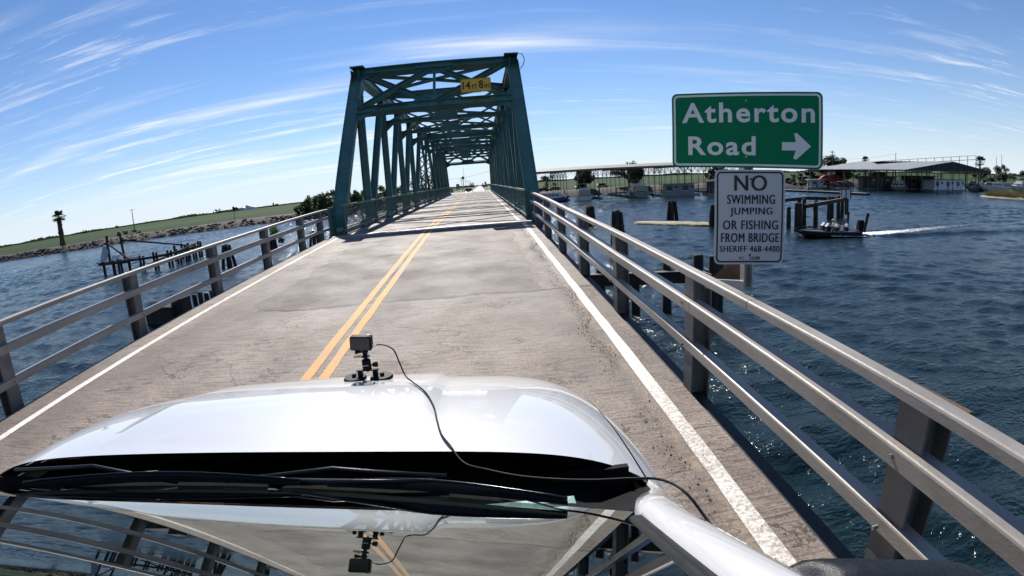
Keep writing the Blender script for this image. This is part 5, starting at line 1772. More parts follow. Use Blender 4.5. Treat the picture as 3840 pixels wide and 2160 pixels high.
def cruiser(label, x, y, heading, L, beam, group, hullm=None, fly=True, canvas=None, upper=0.0):
    hullm = hullm or M_WHITEPAINT
    fr = Fr(x, y, 0, heading)
    t = thing('cabin_cruiser', label, 'boat', (x, y, 0), group)
    free = 0.11 * L
    q, dk_ = loft_hull(fr, L, beam, free, 0.05 * L)
    smooth_by_angle(q.build('hull', hullm, t), 40)
    dk_.build('deck', M_WHITEPAINT, t)
    z0 = free - 0.05
    fbox(fr, L * 0.22, L * 0.68, -beam * 0.40, beam * 0.40, z0, z0 + 1.55, tx=L * 0.03, ty=0.15).build('cabin', M_WHITEPAINT, t)
    fbox(fr, L * 0.60, L * 0.86, -beam * 0.30, beam * 0.30, z0, z0 + 0.75, tx=L * 0.06, ty=0.2).build('trunk_cabin', M_WHITEPAINT, t)
    for s in (-1, 1):
        for k in range(3):
            a = L * (0.28 + 0.11 * k)
            qq = MB()
            yy = s * (beam * 0.40 - 0.07)
            qq.prism([fr(a, yy, z0 + 0.65), fr(a + L * 0.085, yy, z0 + 0.65), fr(a + L * 0.085, yy - s * 0.05, z0 + 1.2), fr(a, yy - s * 0.05, z0 + 1.2)], fr.l * (s * 0.02))
            qq.build('window', M_DARKWIN, t)
    MB().prism([fr(L * 0.215, -beam * 0.3, z0 + 0.3), fr(L * 0.215, beam * 0.3, z0 + 0.3), fr(L * 0.235, beam * 0.28, z0 + 1.3), fr(L * 0.235, -beam * 0.28, z0 + 1.3)], fr.f * -0.02).build('cabin_door', M_DARKWIN, t)
    MB().prism([fr(L * 0.675, -beam * 0.32, z0 + 0.8), fr(L * 0.675, beam * 0.32, z0 + 0.8), fr(L * 0.645, beam * 0.30, z0 + 1.4), fr(L * 0.645, -beam * 0.30, z0 + 1.4)], fr.f * 0.02).build('windshield', M_DARKWIN, t)
    top = z0 + 1.55
    if fly:
        fbox(fr, L * 0.24, L * 0.60, -beam * 0.34, beam * 0.34, top, top + 0.65, tx=0.1, ty=0.1).build('flybridge', M_WHITEPAINT, t)
        for sx_ in (0.27, 0.52):
            for s in (-1, 1):
                MB().tube([fr(L * sx_, s * beam * 0.3, top + 0.6), fr(L * sx_, s * beam * 0.3, top + 1.7)], 0.035, 5).build('canopy_pole', M_STEEL, t)
        fbox(fr, L * 0.22, L * 0.58, -beam * 0.36, beam * 0.36, top + 1.68, top + 1.78, ty=0.12).build('canopy', canvas or M_BLUEPAINT, t)
        top += 1.7
    if canvas:
        fbox(fr, L * 0.02, L * 0.24, -beam * 0.38, beam * 0.38, z0 + 0.2, z0 + 1.45, tx=0.2, ty=0.1).build('cockpit_cover', canvas, t)
    rail = [fr(L * 0.62, -beam * 0.42, free + 0.85), fr(L * 0.85, -beam * 0.25, free + 0.95), fr(L * 0.99, 0, free + 1.0), fr(L * 0.85, beam * 0.25, free + 0.95), fr(L * 0.62, beam * 0.42, free + 0.85)]
    MB().tube(smooth_path(rail, 4), 0.025, 5, False).build('bow_rail', M_STEEL, t)
    MB().tube([fr(L * 0.45, 0, top), fr(L * 0.44, 0, top + 1.1)], 0.03, 5).build('antenna', M_STEEL, t)
    return t


def houseboat(label, x, y, heading, L, W, H, wall, group, roofm=None, nwin=4, upper=False, canvas=None):
    fr = Fr(x, y, 0, heading)
    t = thing('houseboat', label, 'houseboat', (x, y, 0), group)
    fbox(fr, -0.6, L + 0.8, -W / 2 - 0.35, W / 2 + 0.35, -0.4, 0.45).build('pontoon_deck', M_GREYPAINT, t)
    fbox(fr, 0.6, L - 0.8, -W / 2, W / 2, 0.45, H, ty=0.04).build('wall', wall, t)
    fbox(fr, -0.4, L + 0.5, -W / 2 - 0.3, W / 2 + 0.3, H, H + 0.14).build('roof', roofm or M_ROOFGREY, t)
    for s in (-1, 1):
        for k in range(nwin):
            a = 1.2 + (L - 3.0) * k / max(1, nwin - 1)
            ww = 0.9 if k % 2 else 1.5
            hh = (0.45, 0.62)[k % 2]
            yy = s * (W / 2 - 0.02)
            w_ = MB().prism([fr(a, yy, H * hh), fr(a + ww, yy, H * hh), fr(a + ww, yy, H * 0.85), fr(a, yy, H * 0.85)], fr.l * (s * 0.05)).build('window', M_DARKWIN, t)
            MB().prism([fr(a - 0.08, yy, H * hh - 0.1), fr(a + ww + 0.08, yy, H * hh - 0.1), fr(a + ww + 0.08, yy, H * hh), fr(a - 0.08, yy, H * hh)], fr.l * (s * 0.07)).build('sill', M_FLAGSTAFF, w_)
        for k in range(3):
            a = L * (0.25 + 0.25 * k)
            fbox(fr, a, a + 0.07, s * (W / 2 + 0.0) - 0.03, s * (W / 2 + 0.0) + 0.03, 0.45, H).build('wall_batten', M_GREYPAINT, t)
        yy = s * (W / 2 - 0.02)
        MB().prism([fr(L * 0.42, yy, 0.5), fr(L * 0.42 + 0.85, yy, 0.5), fr(L * 0.42 + 0.85, yy, H * 0.84), fr(L * 0.42, yy, H * 0.84)], fr.l * (s * 0.05)).build('door', M_GREYPAINT, t)
    for e in (0.0, L):
        for s in (-1, 1):
            MB().tube([fr(e, s * W * 0.45, 0.45), fr(e, s * W * 0.45, H)], 0.04, 5).build('porch_post', M_STEEL, t)
    if upper:
        for k in range(4):
            for s in (-1, 1):
                a = L * (0.1 + 0.26 * k)
                MB().tube([fr(a, s * W * 0.45, H), fr(a, s * W * 0.45, H + 2.0)], 0.04, 5).build('upper_post', M_STEEL, t)
        fbox(fr, L * 0.05, L * 0.92, -W / 2, W / 2, H + 2.0, H + 2.1).build('upper_canopy', canvas or M_TAN, t)
        for s in (-1, 1):
            MB().tube([fr(L * 0.08, s * W * 0.45, H + 0.95), fr(L * 0.9, s * W * 0.45, H + 0.95)], 0.03, 5).build('upper_rail', M_STEEL, t)
        fbox(fr, L * 0.35, L * 0.65, -W * 0.3, W * 0.3, H + 0.14, H + 1.3).build('helm_station', wall, t)
    return t


def runabout(label, x, y, heading, L, m, group):
    fr = Fr(x, y, 0, heading)
    t = thing('small_boat', label, 'boat', (x, y, 0), group)
    q, dk_ = loft_hull(fr, L, L * 0.34, 0.5, 0.15, 0.2)
    smooth_by_angle(q.build('hull', m, t), 40)
    dk_.build('deck', M_GREYPAINT, t)
    fbox(fr, L * 0.4, L * 0.58, -0.6, 0.6, 0.5, 0.95, tx=0.15, ty=0.1).build('windshield', M_DARKWIN, t)
    fbox(fr, -0.4, 0.05, -0.22, 0.22, 0.0, 1.05, tx=0.06, ty=0.05).build('outboard', M_BLACK, t)
    return t


MG = 'boats moored in the marina'
cruiser('flybridge cruiser moored stern out under the left part of the boat shed', 27.6, 135.8, rad(78), 10.5, 4.2, MG, fly=True, canvas=M_TAN)
cruiser('larger tall flybridge cruiser moored stern out near the round trees', 44.0, 137.0, rad(84), 13.0, 4.8, MG, M_GREYPAINT, True, M_TAN)
houseboat('grey houseboat moored left of the white rules sign', 49.2, 135.5, rad(-14), 9.5, 4.0, 3.2, M_GREYPAINT, MG)
houseboat('dark houseboat with pale windows partly hidden by the rules sign', 60.5, 130.5, rad(-8), 12, 4.6, 3.6, mat('dark_wall', (0.05, 0.05, 0.055), 0.7), MG, M_POST, 5)
cruiser('blue and white cruiser moored next to the right end of the truss', 15.2, 137.5, rad(8), 9.0, 3.4, MG, M_BLUEPAINT, False, M_GREYPAINT)
runabout('small white boat in front of the taller flybridge cruiser', 47.8, 138.6, rad(-8), 7.0, M_WHITEPAINT, MG)
runabout('small dark open boat between the two flybridge cruisers', 33.0, 143.5, rad(172), 5.5, M_GREYPAINT, MG)
runabout('blue covered small boat under the shed beside the truss', 22.3, 146, rad(80), 6.0, M_BLUEPAINT, MG)
houseboat('long white houseboat with blue-grey trim in front of the dark gabled shed', 138.4, 126.3, rad(-1), 15.6, 5.0, 3.5, mat('white_siding', (0.62, 0.66, 0.72), 0.5, 0, 0.06, 0.8, stretch=(3, 3, 0.4)), MG, M_POST, 6)
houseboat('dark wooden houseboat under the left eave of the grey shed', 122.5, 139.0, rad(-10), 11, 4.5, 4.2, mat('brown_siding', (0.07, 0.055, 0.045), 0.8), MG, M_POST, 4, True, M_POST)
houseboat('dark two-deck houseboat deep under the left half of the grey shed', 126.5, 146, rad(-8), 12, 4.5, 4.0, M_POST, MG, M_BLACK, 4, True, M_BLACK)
houseboat('dark low houseboat under the ridge of the grey shed', 137.0, 135.5, rad(-6), 12, 4.6, 4.4, mat('shade_black_wall', (0.03, 0.03, 0.032), 0.8), MG, M_BLACK, 4)  # wall coloured near black to deepen the shade under the shed
cruiser('grey cruiser in the shade right of the long white houseboat', 166.0, 125.5, rad(182), 9.5, 3.6, MG, M_GREYPAINT, True, M_POST)
runabout('small white boat at the left corner of the grey shed', 119.0, 143.5, rad(170), 5.5, M_WHITEPAINT, MG)
cruiser('dark cruiser between the brown and the white houseboat', 132.5, 131.5, rad(200), 9, 3.4, MG, M_GREYPAINT, True, M_POST)
cruiser('white motor yacht moored right of the long white houseboat', 173.5, 121.0, rad(176), 14.0, 4.5, MG, M_WHITEPAINT, False, M_GREYPAINT)
cruiser('white cabin cruiser at the far right edge of the marina', 193.0, 122.5, rad(178), 14.5, 4.6, MG, M_WHITEPAINT, True, M_FLAGSTAFF)
runabout('white dinghy moored left of the brown houseboat', 114.8, 148.4, rad(-12), 5.0, M_WHITEPAINT, MG)
houseboat('small white cabin boat beside the red canopy', 109.5, 153.5, rad(-14), 6.0, 2.8, 3.0, M_WHITEPAINT, MG, M_FLAGSTAFF, 2)
for i, (x, y, h) in enumerate(((196, 141.5, 11.6), (203, 143.5, 12.6), (224, 144, 8.6), (236, 146, 10.4), (246, 146, 9.4))):
    t = thing('sailboat', ['sailboat with the leftmost of the tall masts at the right', 'sailboat with the tallest mast at the right', 'sailboat with the shortest mast at the right', 'sailboat with the second mast from the right edge', 'sailboat with the mast closest to the right edge'][i], 'sailboat', (x, y, 0), 'sailboats in the marina')
    fr = Fr(x - 4, y, 0, rad(5 * i))
    q, dk_ = loft_hull(fr, 9, 2.8, 0.9, 0.3, 0.4)
    q.build('hull', M_WHITEPAINT, t, smooth=True); dk_.build('deck', M_WHITEPAINT, t)
    fbox(fr, 2.5, 5.5, -0.8, 0.8, 0.9, 1.5, tx=0.4, ty=0.15).build('cabin', M_WHITEPAINT, t)
    MB().tube([fr(4.0, 0, 0.9), fr(4.0, 0, 0.9 + h)], 0.10, 6).build('mast', M_STEEL, t)
    MB().tube([fr(4.0, 0, 2.4), fr(0.8, 0, 2.3)], 0.12, 6).build('boom', M_BLUEPAINT, t)

# ------------------------------------------------------------------ covered slips
s1 = thing('boat_shed', 'long tan roofed boat shed on slender lattice posts, left of the signs', 'boat shed', (45, 140, 0))
e0 = lambda x: 140.5 - 0.10 * (x - 15)       # near eave line
for i in range(18):
    xa, xb = 6 + 4.4 * i, 6 + 4.4 * (i + 1) - 0.05
    q = MB()
    z0 = 8.45
    ya, yb = e0(xa), e0(xb)
    q.add([(xa, ya, z0), (xb, yb, z0), (xb, yb + 15, z0 + 1.05), (xa, ya + 15, z0 + 1.05), (xb, yb + 34, z0 - 0.1), (xa, ya + 34, z0 - 0.1)], [(0, 1, 2, 3), (3, 2, 4, 5)])
    q.add([(xa, ya, z0 - 0.1), (xb, yb, z0 - 0.1), (xb, yb + 15, z0 + 0.95), (xa, ya + 15, z0 + 0.95), (xb, yb + 34, z0 - 0.2), (xa, ya + 34, z0 - 0.2)], [(0, 3, 2, 1), (3, 5, 4, 2)])
    q.add([(xa, ya, z0 - 0.1), (xb, yb, z0 - 0.1), (xb, yb, z0), (xa, ya, z0)], [(0, 1, 2, 3)])
    q.build('roof_panel', M_ROOF, s1)
    MB().beam((xa, ya + 0.1, 8.15), (xb + 0.05, yb + 0.1, 8.15), 0.18, 0.34).build('eave_beam', M_POST, s1)
M_LAT = mat('shed_post_steel', (0.10, 0.10, 0.095), 0.7, 0.2, 0.2, 1.0)
for r in range(8):
    x = 14.8 + 8.8 * r
    for k in range(7):
        y = e0(x) + 0.6 + 5.4 * k
        q = MB()
        q.beam((x, y, 0.2), (x, y, 8.3), 0.13, 0.13, (0, 1, 0))
        q.beam((x, y, 6.3), (x, y + 2.6, 8.2), 0.07, 0.07)
        q.beam((x, y, 6.3), (x, y - 2.6 if k else y - 0.3, 8.2), 0.07, 0.07)
        q.beam((x, y, 6.3), (x + 2.0, y, 8.2), 0.07, 0.07)
        q.beam((x, y, 6.3), (x - 2.0, y, 8.2), 0.07, 0.07)
        q.build('shed_post', M_LAT, s1)
        if k < 6:
            zq = MB()
            for e in range(4):
                ya_, yb_ = y + 5.4 * e / 4, y + 5.4 * (e + 1) / 4
                zq.beam((x, ya_, 5.6 if e % 2 else 8.0), (x, yb_, 8.0 if e % 2 else 5.6), 0.06, 0.06)
            zq.beam((x, y, 5.6), (x, y + 5.4, 5.6), 0.07, 0.09)
            zq.build('lattice_truss', M_LAT, s1)
    MB().beam((x, e0(x), 8.1), (x, e0(x) + 33, 8.1), 0.12, 0.3).build('truss_chord', M_LAT, s1)
    MB().box(x - 0.55, x + 0.55, e0(x) - 1.0, e0(x) + 33, 0.05, 0.42).build('finger_dock', mat('dock_boards', (0.20, 0.185, 0.165), 0.9, 0, 0.25, 1.0), s1)
# far walkway and gangway along the shore
dk = thing('shore_dock', 'low pale walkway along the shore behind the long boat shed', 'dock', (40, 172, 0))
MB().box(14, 85, 171.4, 173.0, 0.2, 0.6).build('dock_deck', MATS['dock_boards'], dk)
for i in range(12):
    MB().tube([(16 + 6 * i, 171.2, -1), (16 + 6 * i, 171.2, 2.2)], 0.16, 8).build('dock_pile', M_TIMBER, dk)

# grey gabled shed on the right
s2_ = thing('boat_shed', 'large grey gabled boat shed with dark open front, right of the signs', 'boat shed', (144, 122, 0))
PK, LE, RE = Vector((144, 120.5, 9.2)), Vector((120.5, 119.0, 6.35)), Vector((165, 121.5, 6.5))
dv = Vector((-9.5, 36, 0))
nb = 9
for i in range(nb):
    a, b = i / nb, (i + 1) / nb - 0.002
    for lo_, hi_ in ((LE, PK), (PK, RE)):
        MB().prism([lo_ + dv * a, hi_ + dv * a, hi_ + dv * b, lo_ + dv * b], (0, 0, 0.12)).build('roof_panel', M_ROOFGREY, s2_)
for a in (0.0, 0.25, 0.5, 0.75, 0.98):
    for t in np.linspace(0, 1, 7):
        p = (LE.lerp(PK, t * 2) if t < 0.5 else PK.lerp(RE, t * 2 - 1)) + dv * float(a)
        MB().beam((p.x, p.y, 0.2), (p.x, p.y, p.z - 0.02), 0.2, 0.2, (0, 1, 0)).build('shed_post', M_LAT, s2_)
    q = MB()
    A, B = LE + dv * a, RE + dv * a
    q.beam(A - Vector((0, 0, .2)), B - Vector((0, 0, .2)), 0.15, 0.3)
    for t in np.linspace(0.1, 0.9, 9):
        p = A.lerp(B, float(t)); top_ = (LE.lerp(PK, t * 2) if t < 0.5 else PK.lerp(RE, t * 2 - 1)) + dv * a
        q.beam((p.x, p.y, p.z - .2), (top_.x, top_.y, top_.z - 0.05), 0.1, 0.1, (0, 1, 0))
        q.beam((p.x, p.y, p.z - .2), (top_.x + 1.8, top_.y, top_.z - 0.25), 0.08, 0.08, (0, 1, 0))
    q.build('roof_truss', M_LAT, s2_)
# dark corrugated gable cladding on the near end
q = MB()
for i in range(40):
    t0, t1 = i / 40, (i + 1) / 40
    f_ = lambda t: (LE.lerp(PK, t * 2) if t < 0.5 else PK.lerp(RE, t * 2 - 1))
    p, r_ = f_(t0), f_(t1)
    off = Vector((0, -0.06 if i % 2 else -0.10, 0))
    zb = 6.0
    q.add([Vector((p.x, p.y, zb)) + off, Vector((r_.x, r_.y, zb)) + off, r_ + off, p + off], [(0, 1, 2, 3)])
q.build('gable_cladding', mat('dark_cladding', (0.035, 0.034, 0.033), 0.8, 0.1, 0.3, 0.5), s2_)
# taller open frame with a thin roof rising behind the gabled shed
s3 = thing('open_shed', 'thin raised roof on slender posts above the grey gabled shed', 'boat shed', (150, 130, 0))
for i in range(6):
    A = Vector((129.5 + 4.75 * i, 141.5 - 3.2 * i, 9.0 + 0.42 * i)); B = Vector((129.5 + 4.75 * (i + 1) - .04, 141.5 - 3.2 * (i + 1), 9.0 + 0.42 * (i + 1)))
    MB().prism([A, B, B + Vector((6, 9, 0.1)), A + Vector((6, 9, 0.1))], (0, 0, 0.12)).build('roof_panel', M_ROOFGREY, s3)
    for p in (A, A.lerp(B, 0.5)):
        MB().beam((p.x + .2, p.y + .2, 0.3), (p.x + .2, p.y + .2, p.z), 0.13, 0.13, (0, 1, 0)).build('shed_post', M_LAT, s3)
    MB().beam(A - Vector((0, 0, 1.2)), B - Vector((0, 0, 1.2)), 0.1, 0.16).build('side_rail', M_LAT, s3)
MB().beam((158, 122.3, 0.3), (158, 122.3, 11.5), 0.16, 0.16, (0, 1, 0)).build('shed_post', M_LAT, s3)

# long floating dock with a lamp post
fd = thing('floating_dock', 'long low floating dock in open water right of the rules sign', 'dock', (92, 120, 0))
a, b = Vector((89.2, 140, 0)), Vector((94.0, 105.8, 0))
dd = (b - a).normalized(); nn = Vector((dd.y, -dd.x, 0))
for i in range(9):
    p, r_ = a + (b - a) * (i / 9), a + (b - a) * ((i + 1) / 9) - dd * 0.06
    MB().beam(p + Vector((0, 0, 0.2)), r_ + Vector((0, 0, 0.2)), 2.4, 0.5).build('dock_section', M_TIMBER, fd)
    MB().beam(p + Vector((0, 0, 0.47)), r_ + Vector((0, 0, 0.47)), 2.5, 0.06).build('dock_boards', MATS['dock_boards'], fd)
MB().tube([(91.0, 127, 0), (91.0, 127, 4.2)], 0.17, 8).build('dock_pile', M_TIMBER, fd)
MB().box(90.8, 91.2, 126.8, 127.2, 3.2, 3.9).build('dock_light', M_FLAGSTAFF, fd)

# ------------------------------------------------------------------ shore life on the right
tree('round_tree', 'big round leafy tree on the shore right of the green sign', 'tree', 133, 170, 1.8, 9.2, 6.4, M_LEAF, 40, 190, 0.5, None, 0.2)
tree('round_tree', 'dark round tree behind the shed posts, right of the first cruiser', 'tree', 37.5, 182, 1.8, 7.2, 2.9, M_LEAF_D, 24, 150, 0.42, None, 0.3)
tree('round_tree', 'dark round tree behind the tall flybridge cruiser', 'tree', 54, 184, 1.8, 9.4, 4.0, M_LEAF_D, 28, 150, 0.46, None, 0.3)
tree('round_tree', 'small pale tree behind the shed posts close to the truss', 'tree', 24.5, 188, 1.8, 6.0, 2.4, M_LEAF, 12, 80, 0.28, None, 0.3)
tree('shore_bush', 'wide dark bush at the waterline right of the rules sign', 'shrub', 113.5, 160.5, 0.9, 5.2, 5.0, M_LEAF_D, 26, 170, 0.42, None, 0.1)
tree('shore_bush', 'smaller dark bush beside the wide one at the waterline', 'shrub', 121, 157.5, 0.9, 4.2, 3.4, M_LEAF_D, 18, 150, 0.4, None, 0.1)
tree('shore_tree', 'tree behind the green sign, top right of the rules sign', 'tree', 88, 178, 1.6, 6.5, 4.0, M_LEAF_D, 20, 150, 0.42, None, 0.2)
for i, (x, y, h, r) in enumerate(((212, 158, 6.5, 4.2), (222, 158, 8.0, 4.0), (256, 165, 6.2, 6.0), (150, 182, 5.5, 5.5))):
    tree('shore_tree', ['leafy tree among the masts, left one', 'taller leafy tree among the masts', 'tree at the far right edge behind the cruisers', 'low tree showing under the grey shed roof'][i], 'tree', x, y, 1.6, h, r, M_LEAF, 20, 150, 0.46, 'trees behind the right-hand marina', 0.2)


def parked(label, x, y, heading, m, van=False):
    fr = Fr(x, y, 1.9, heading)
    t = thing('parked_car', label, 'car', (x, y, 1.9), 'vehicles parked on the marina shore')
    H = 1.9 if van else 1.45
    prof = [(0, 0.35), (4.4, 0.35), (4.4, 0.8), (3.5, 1.0), (2.9, H), (0.5, H), (0.0, 1.0)]
    MB().prism([fr(px, -0.88, pz) for px, pz in prof], fr.l * 1.76).build('body', m, t)
    for s in (-0.9, 0.9):
        MB().prism([fr(0.55, s - 0.01, 1.0), (fr(3.1, s - 0.01, 1.0)), fr(2.75, s - 0.01, H - 0.12), fr(0.65, s - 0.01, H - 0.12)], fr.l * 0.02).build('window', M_DARKWIN, t)
        for px in (0.85, 3.5):
            MB().tube([fr(px, s - 0.1, 0.33), fr(px, s + 0.04, 0.33)], 0.33, 12).build('wheel', M_BLACK, t)
    return t


parked('dark red van parked on the shore right of the rules sign', 119.5, 172, rad(20), M_RED, True)
parked('black car parked left of the dark red van', 112.0, 172.5, rad(20), M_BLACK)
parked('white car parked on the shore behind the first cruiser', 34.0, 184, rad(10), M_WHITEPAINT)
parked('white van parked on the shore in the middle of the long shed', 43.5, 190, rad(5), M_WHITEPAINT, True)
parked('grey car parked on the shore left of the white van', 29.5, 190, rad(170), M_GREYPAINT)
parked('small red car parked on the shore next to the truss', 20.5, 186, rad(12), M_RED)
rc = thing('red_canopy', 'faded red tarpaulin canopy on the shore left of the grey shed', 'canopy', (118, 150, 0.6))
MB().prism([(113.5, 152, 3.2), (116, 152, 4.5), (119.5, 151, 4.7), (122.5, 150, 3.3), (122.0, 150, 2.4), (114.0, 152, 2.4)], (1.5, 3.0, 0)).build('tarpaulin', mat('red_tarp', (0.40, 0.07, 0.08), 0.8, 0, 0.25, 0.8), rc)
for x, y in ((114, 152.2), (121.8, 150.3), (115.8, 155), (123, 153)):
    MB().tube([(x, y, 0.0), (x, y, 2.6)], 0.08, 6).build('canopy_pole', M_STEEL, rc)

# reed islet at the right edge
isl = [(124.5, 93.5), (127, 96.5), (134, 98), (150, 98), (170, 95), (170, 74), (150, 74), (136, 77), (127.5, 82), (125.5, 87)]
cxi, cyi = 146, 86
rows = [[(cxi + (x - cxi) * s, cyi + (y - cyi) * s, z) for x, y in isl] for s, z in ((1.04, -0.5), (1.0, 0.18), (0.9, 0.4), (0.3, 0.5))]
tag(MB().grid(rows, closed=True).build('islet', mat('islet_mud', (0.30, 0.25, 0.17), 0.95, 0, 0.2, 0.3), smooth=True), kind='structure')
q = MB()
for i in range(7000):
    t = random.uniform(0, 2 * math.pi)
    k = random.randrange(len(isl))
    p0, p1 = isl[k], isl[(k + 1) % len(isl)]
    e = random.random()
    ex, ey = p0[0] + (p1[0] - p0[0]) * e, p0[1] + (p1[1] - p0[1]) * e
    s = 1 - abs(random.gauss(0, 0.16)) - 0.04
    x, y = cxi + (ex - cxi) * s, cyi + (ey - cyi) * s
    if 127.3 < x < 128.6 and y > 84:
        continue
    hgt = random.uniform(0.7, 1.7) * (0.6 + 0.6 * abs(math.sin(x * 0.9) * math.sin(y * 0.7)))
    lx_, ly_ = random.uniform(-.3, .3), random.uniform(-.3, .3)
    q.add([(x - .05, y, 0.2), (x + .05, y, 0.2), (x + lx_ + .02, y + ly_, 0.3 + hgt), (x + lx_ - .02, y + ly_, 0.3 + hgt)], [(0, 1, 2, 3)])
tag(q.build('islet_reeds', M_REED), 'green and straw coloured reeds covering the islet at the right edge', 'reeds', kind='stuff')
bt = thing('bare_shrub', 'leafless dark shrub standing in the reeds at the right edge', 'shrub', (131.5, 86, 0.4))
q = MB()
def twig(a, d, L, r, n):
    b = a + d * L
    q.tube([a, b], [r, r * 0.6], 5, False)
    if n:
        for _ in range(3):
            twig(b, (d + Vector((random.gauss(0, .5), random.gauss(0, .5), random.gauss(0.1, .3)))).normalized(), L * 0.7, r * 0.6, n - 1)
for i in range(4):
    twig(Vector((131.5, 86, 0.3)), Vector((random.gauss(0, .4), random.gauss(0, .3), 1)).normalized(), 1.1, 0.05, 4)
q.build('branches', M_WOODPOLE, bt)

# ------------------------------------------------------------------ bass boat under way
BF = Fr(34.0, 39.75, 0.0, math.atan2(1.35, -6.3))
bb = thing('bass_boat', 'black bass boat speeding left past the outer timber wall', 'boat', (34.0, 39.75, 0))
M_BASS = mat('black_gelcoat', (0.012, 0.013, 0.015), 0.2, 0, 0.3, 8.0, coat=0.6)
rows = []
for i in range(17):
    t = i / 16
    hb = 1.12 * (1 - max(0, (t - 0.5) / 0.5) ** 2.6) + 0.05
    sh = 0.52 + 0.22 * t ** 2
    kl = -0.22 + 0.75 * max(0, (t - 0.55) / 0.45) ** 2.2
    x = 6.3 * t
    rows.append([BF(x, -hb * 0.88, sh), BF(x, -hb, sh - 0.07), BF(x, -hb * 0.9, kl + (sh - kl) * 0.4), BF(x, 0, kl), BF(x, hb * 0.9, kl + (sh - kl) * 0.4), BF(x, hb, sh - 0.07), BF(x, hb * 0.88, sh)])
hq = MB().grid(rows); hq.add(rows[0], [tuple(range(7))])
smooth_by_angle(hq.build('hull', M_BASS, bb), 40)
MB().grid([[r[0] - Vector((0, 0, .06)), r[6] - Vector((0, 0, .06))] for r in rows]).build('deck', mat('boat_carpet', (0.05, 0.05, 0.055), 0.95), bb)
MB().prism([BF(5.5, -0.3, -0.02), BF(6.2, -0.08, 0.25), BF(6.2, 0.08, 0.25), BF(5.5, 0.3, -0.02)], (0, 0, 0.05)).build('bow_keel', M_WHITEPAINT, bb)
om = fbox(BF, -0.85, -0.15, -0.28, 0.28, 0.55, 1.45, tx=0.10, ty=0.08).build('outboard_cowl', M_BLACK, bb)
fbox(BF, -0.7, -0.35, -0.1, 0.1, -0.5, 0.6).build('outboard_leg', M_BLACK, bb)
MB().beam(BF(0.55, -0.75, 0.4), BF(0.42, -0.75, 2.2), 0.13, 0.16, (1, 0, 0)).build('anchor_pole', M_BLACK, bb)
MB().beam(BF(-0.45, 0.75, 0.4), BF(-0.85, 0.75, 2.15), 0.15, 0.22, (1, 0, 0)).build('anchor_pole', M_BLACK, bb)
MB().tube([BF(6.2, 0.1, 0.75), BF(5.0, 0.25, 0.95), BF(4.2, 0.3, 0.9)], 0.07, 6).build('trolling_motor', M_BLACK, bb)
for yy in (-0.45, 0.45):
    fbox(BF, 2.9, 3.4, yy - 0.3, yy + 0.3, 0.4, 1.0, tx=0.12, ty=0.05).build('console', M_BLACK, bb)
    MB().prism([BF(3.35, yy - 0.28, 0.98), BF(3.35, yy + 0.28, 0.98), BF(3.1, yy + 0.24, 1.28), BF(3.1, yy - 0.24, 1.28)], tuple(BF.f * 0.015)).build('windscreen', mat('clear_screen', (0.5, 0.55, 0.55), 0.15), bb)
    fbox(BF, 1.7, 2.25, yy - 0.28, yy + 0.28, 0.35, 0.62).build('seat', M_GREYPAINT, bb)
    fbox(BF, 1.55, 1.72, yy - 0.28, yy + 0.28, 0.55, 1.05, tx=0.03).build('seat_back', M_GREYPAINT, bb)


def skin_obj(name, pts, edges, radii, m, parent, root=0, sub=1):
    me = bpy.data.meshes.new(name)
    base = Vector((0, 0, 0)); p = parent
    while p is not None:
        base = base + p.location; p = p.parent
    me.from_pydata([Vector(v) - base for v in pts], edges, [])
    o = bpy.data.objects.new(name, me)
    COL.objects.link(o); o.parent = parent
    bm = bmesh.new(); bm.from_mesh(me)
    sl = bm.verts.layers.skin.verify()
    bm.verts.ensure_lookup_table()
    for i, v in enumerate(bm.verts):
        v[sl].radius = (radii[i], radii[i]) if not isinstance(radii[i], tuple) else radii[i]
        v[sl].use_root = (i == root)
    bm.to_mesh(me); bm.free()
    md = o.modifiers.new('skin', 'SKIN'); md.use_smooth_shade = True
    ms = o.modifiers.new('sub', 'SUBSURF'); ms.levels = sub; ms.render_levels = sub
    me.materials.append(m)
    # bake to a plain mesh
    dg = bpy.context.evaluated_depsgraph_get()
    me2 = bpy.data.meshes.new_from_object(o.evaluated_get(dg))
    o.modifiers.clear(); o.data = me2
    if not me2.materials: me2.materials.append(m)
    return o


M_SKIN = mat('skin', (0.40, 0.24, 0.17), 0.6)


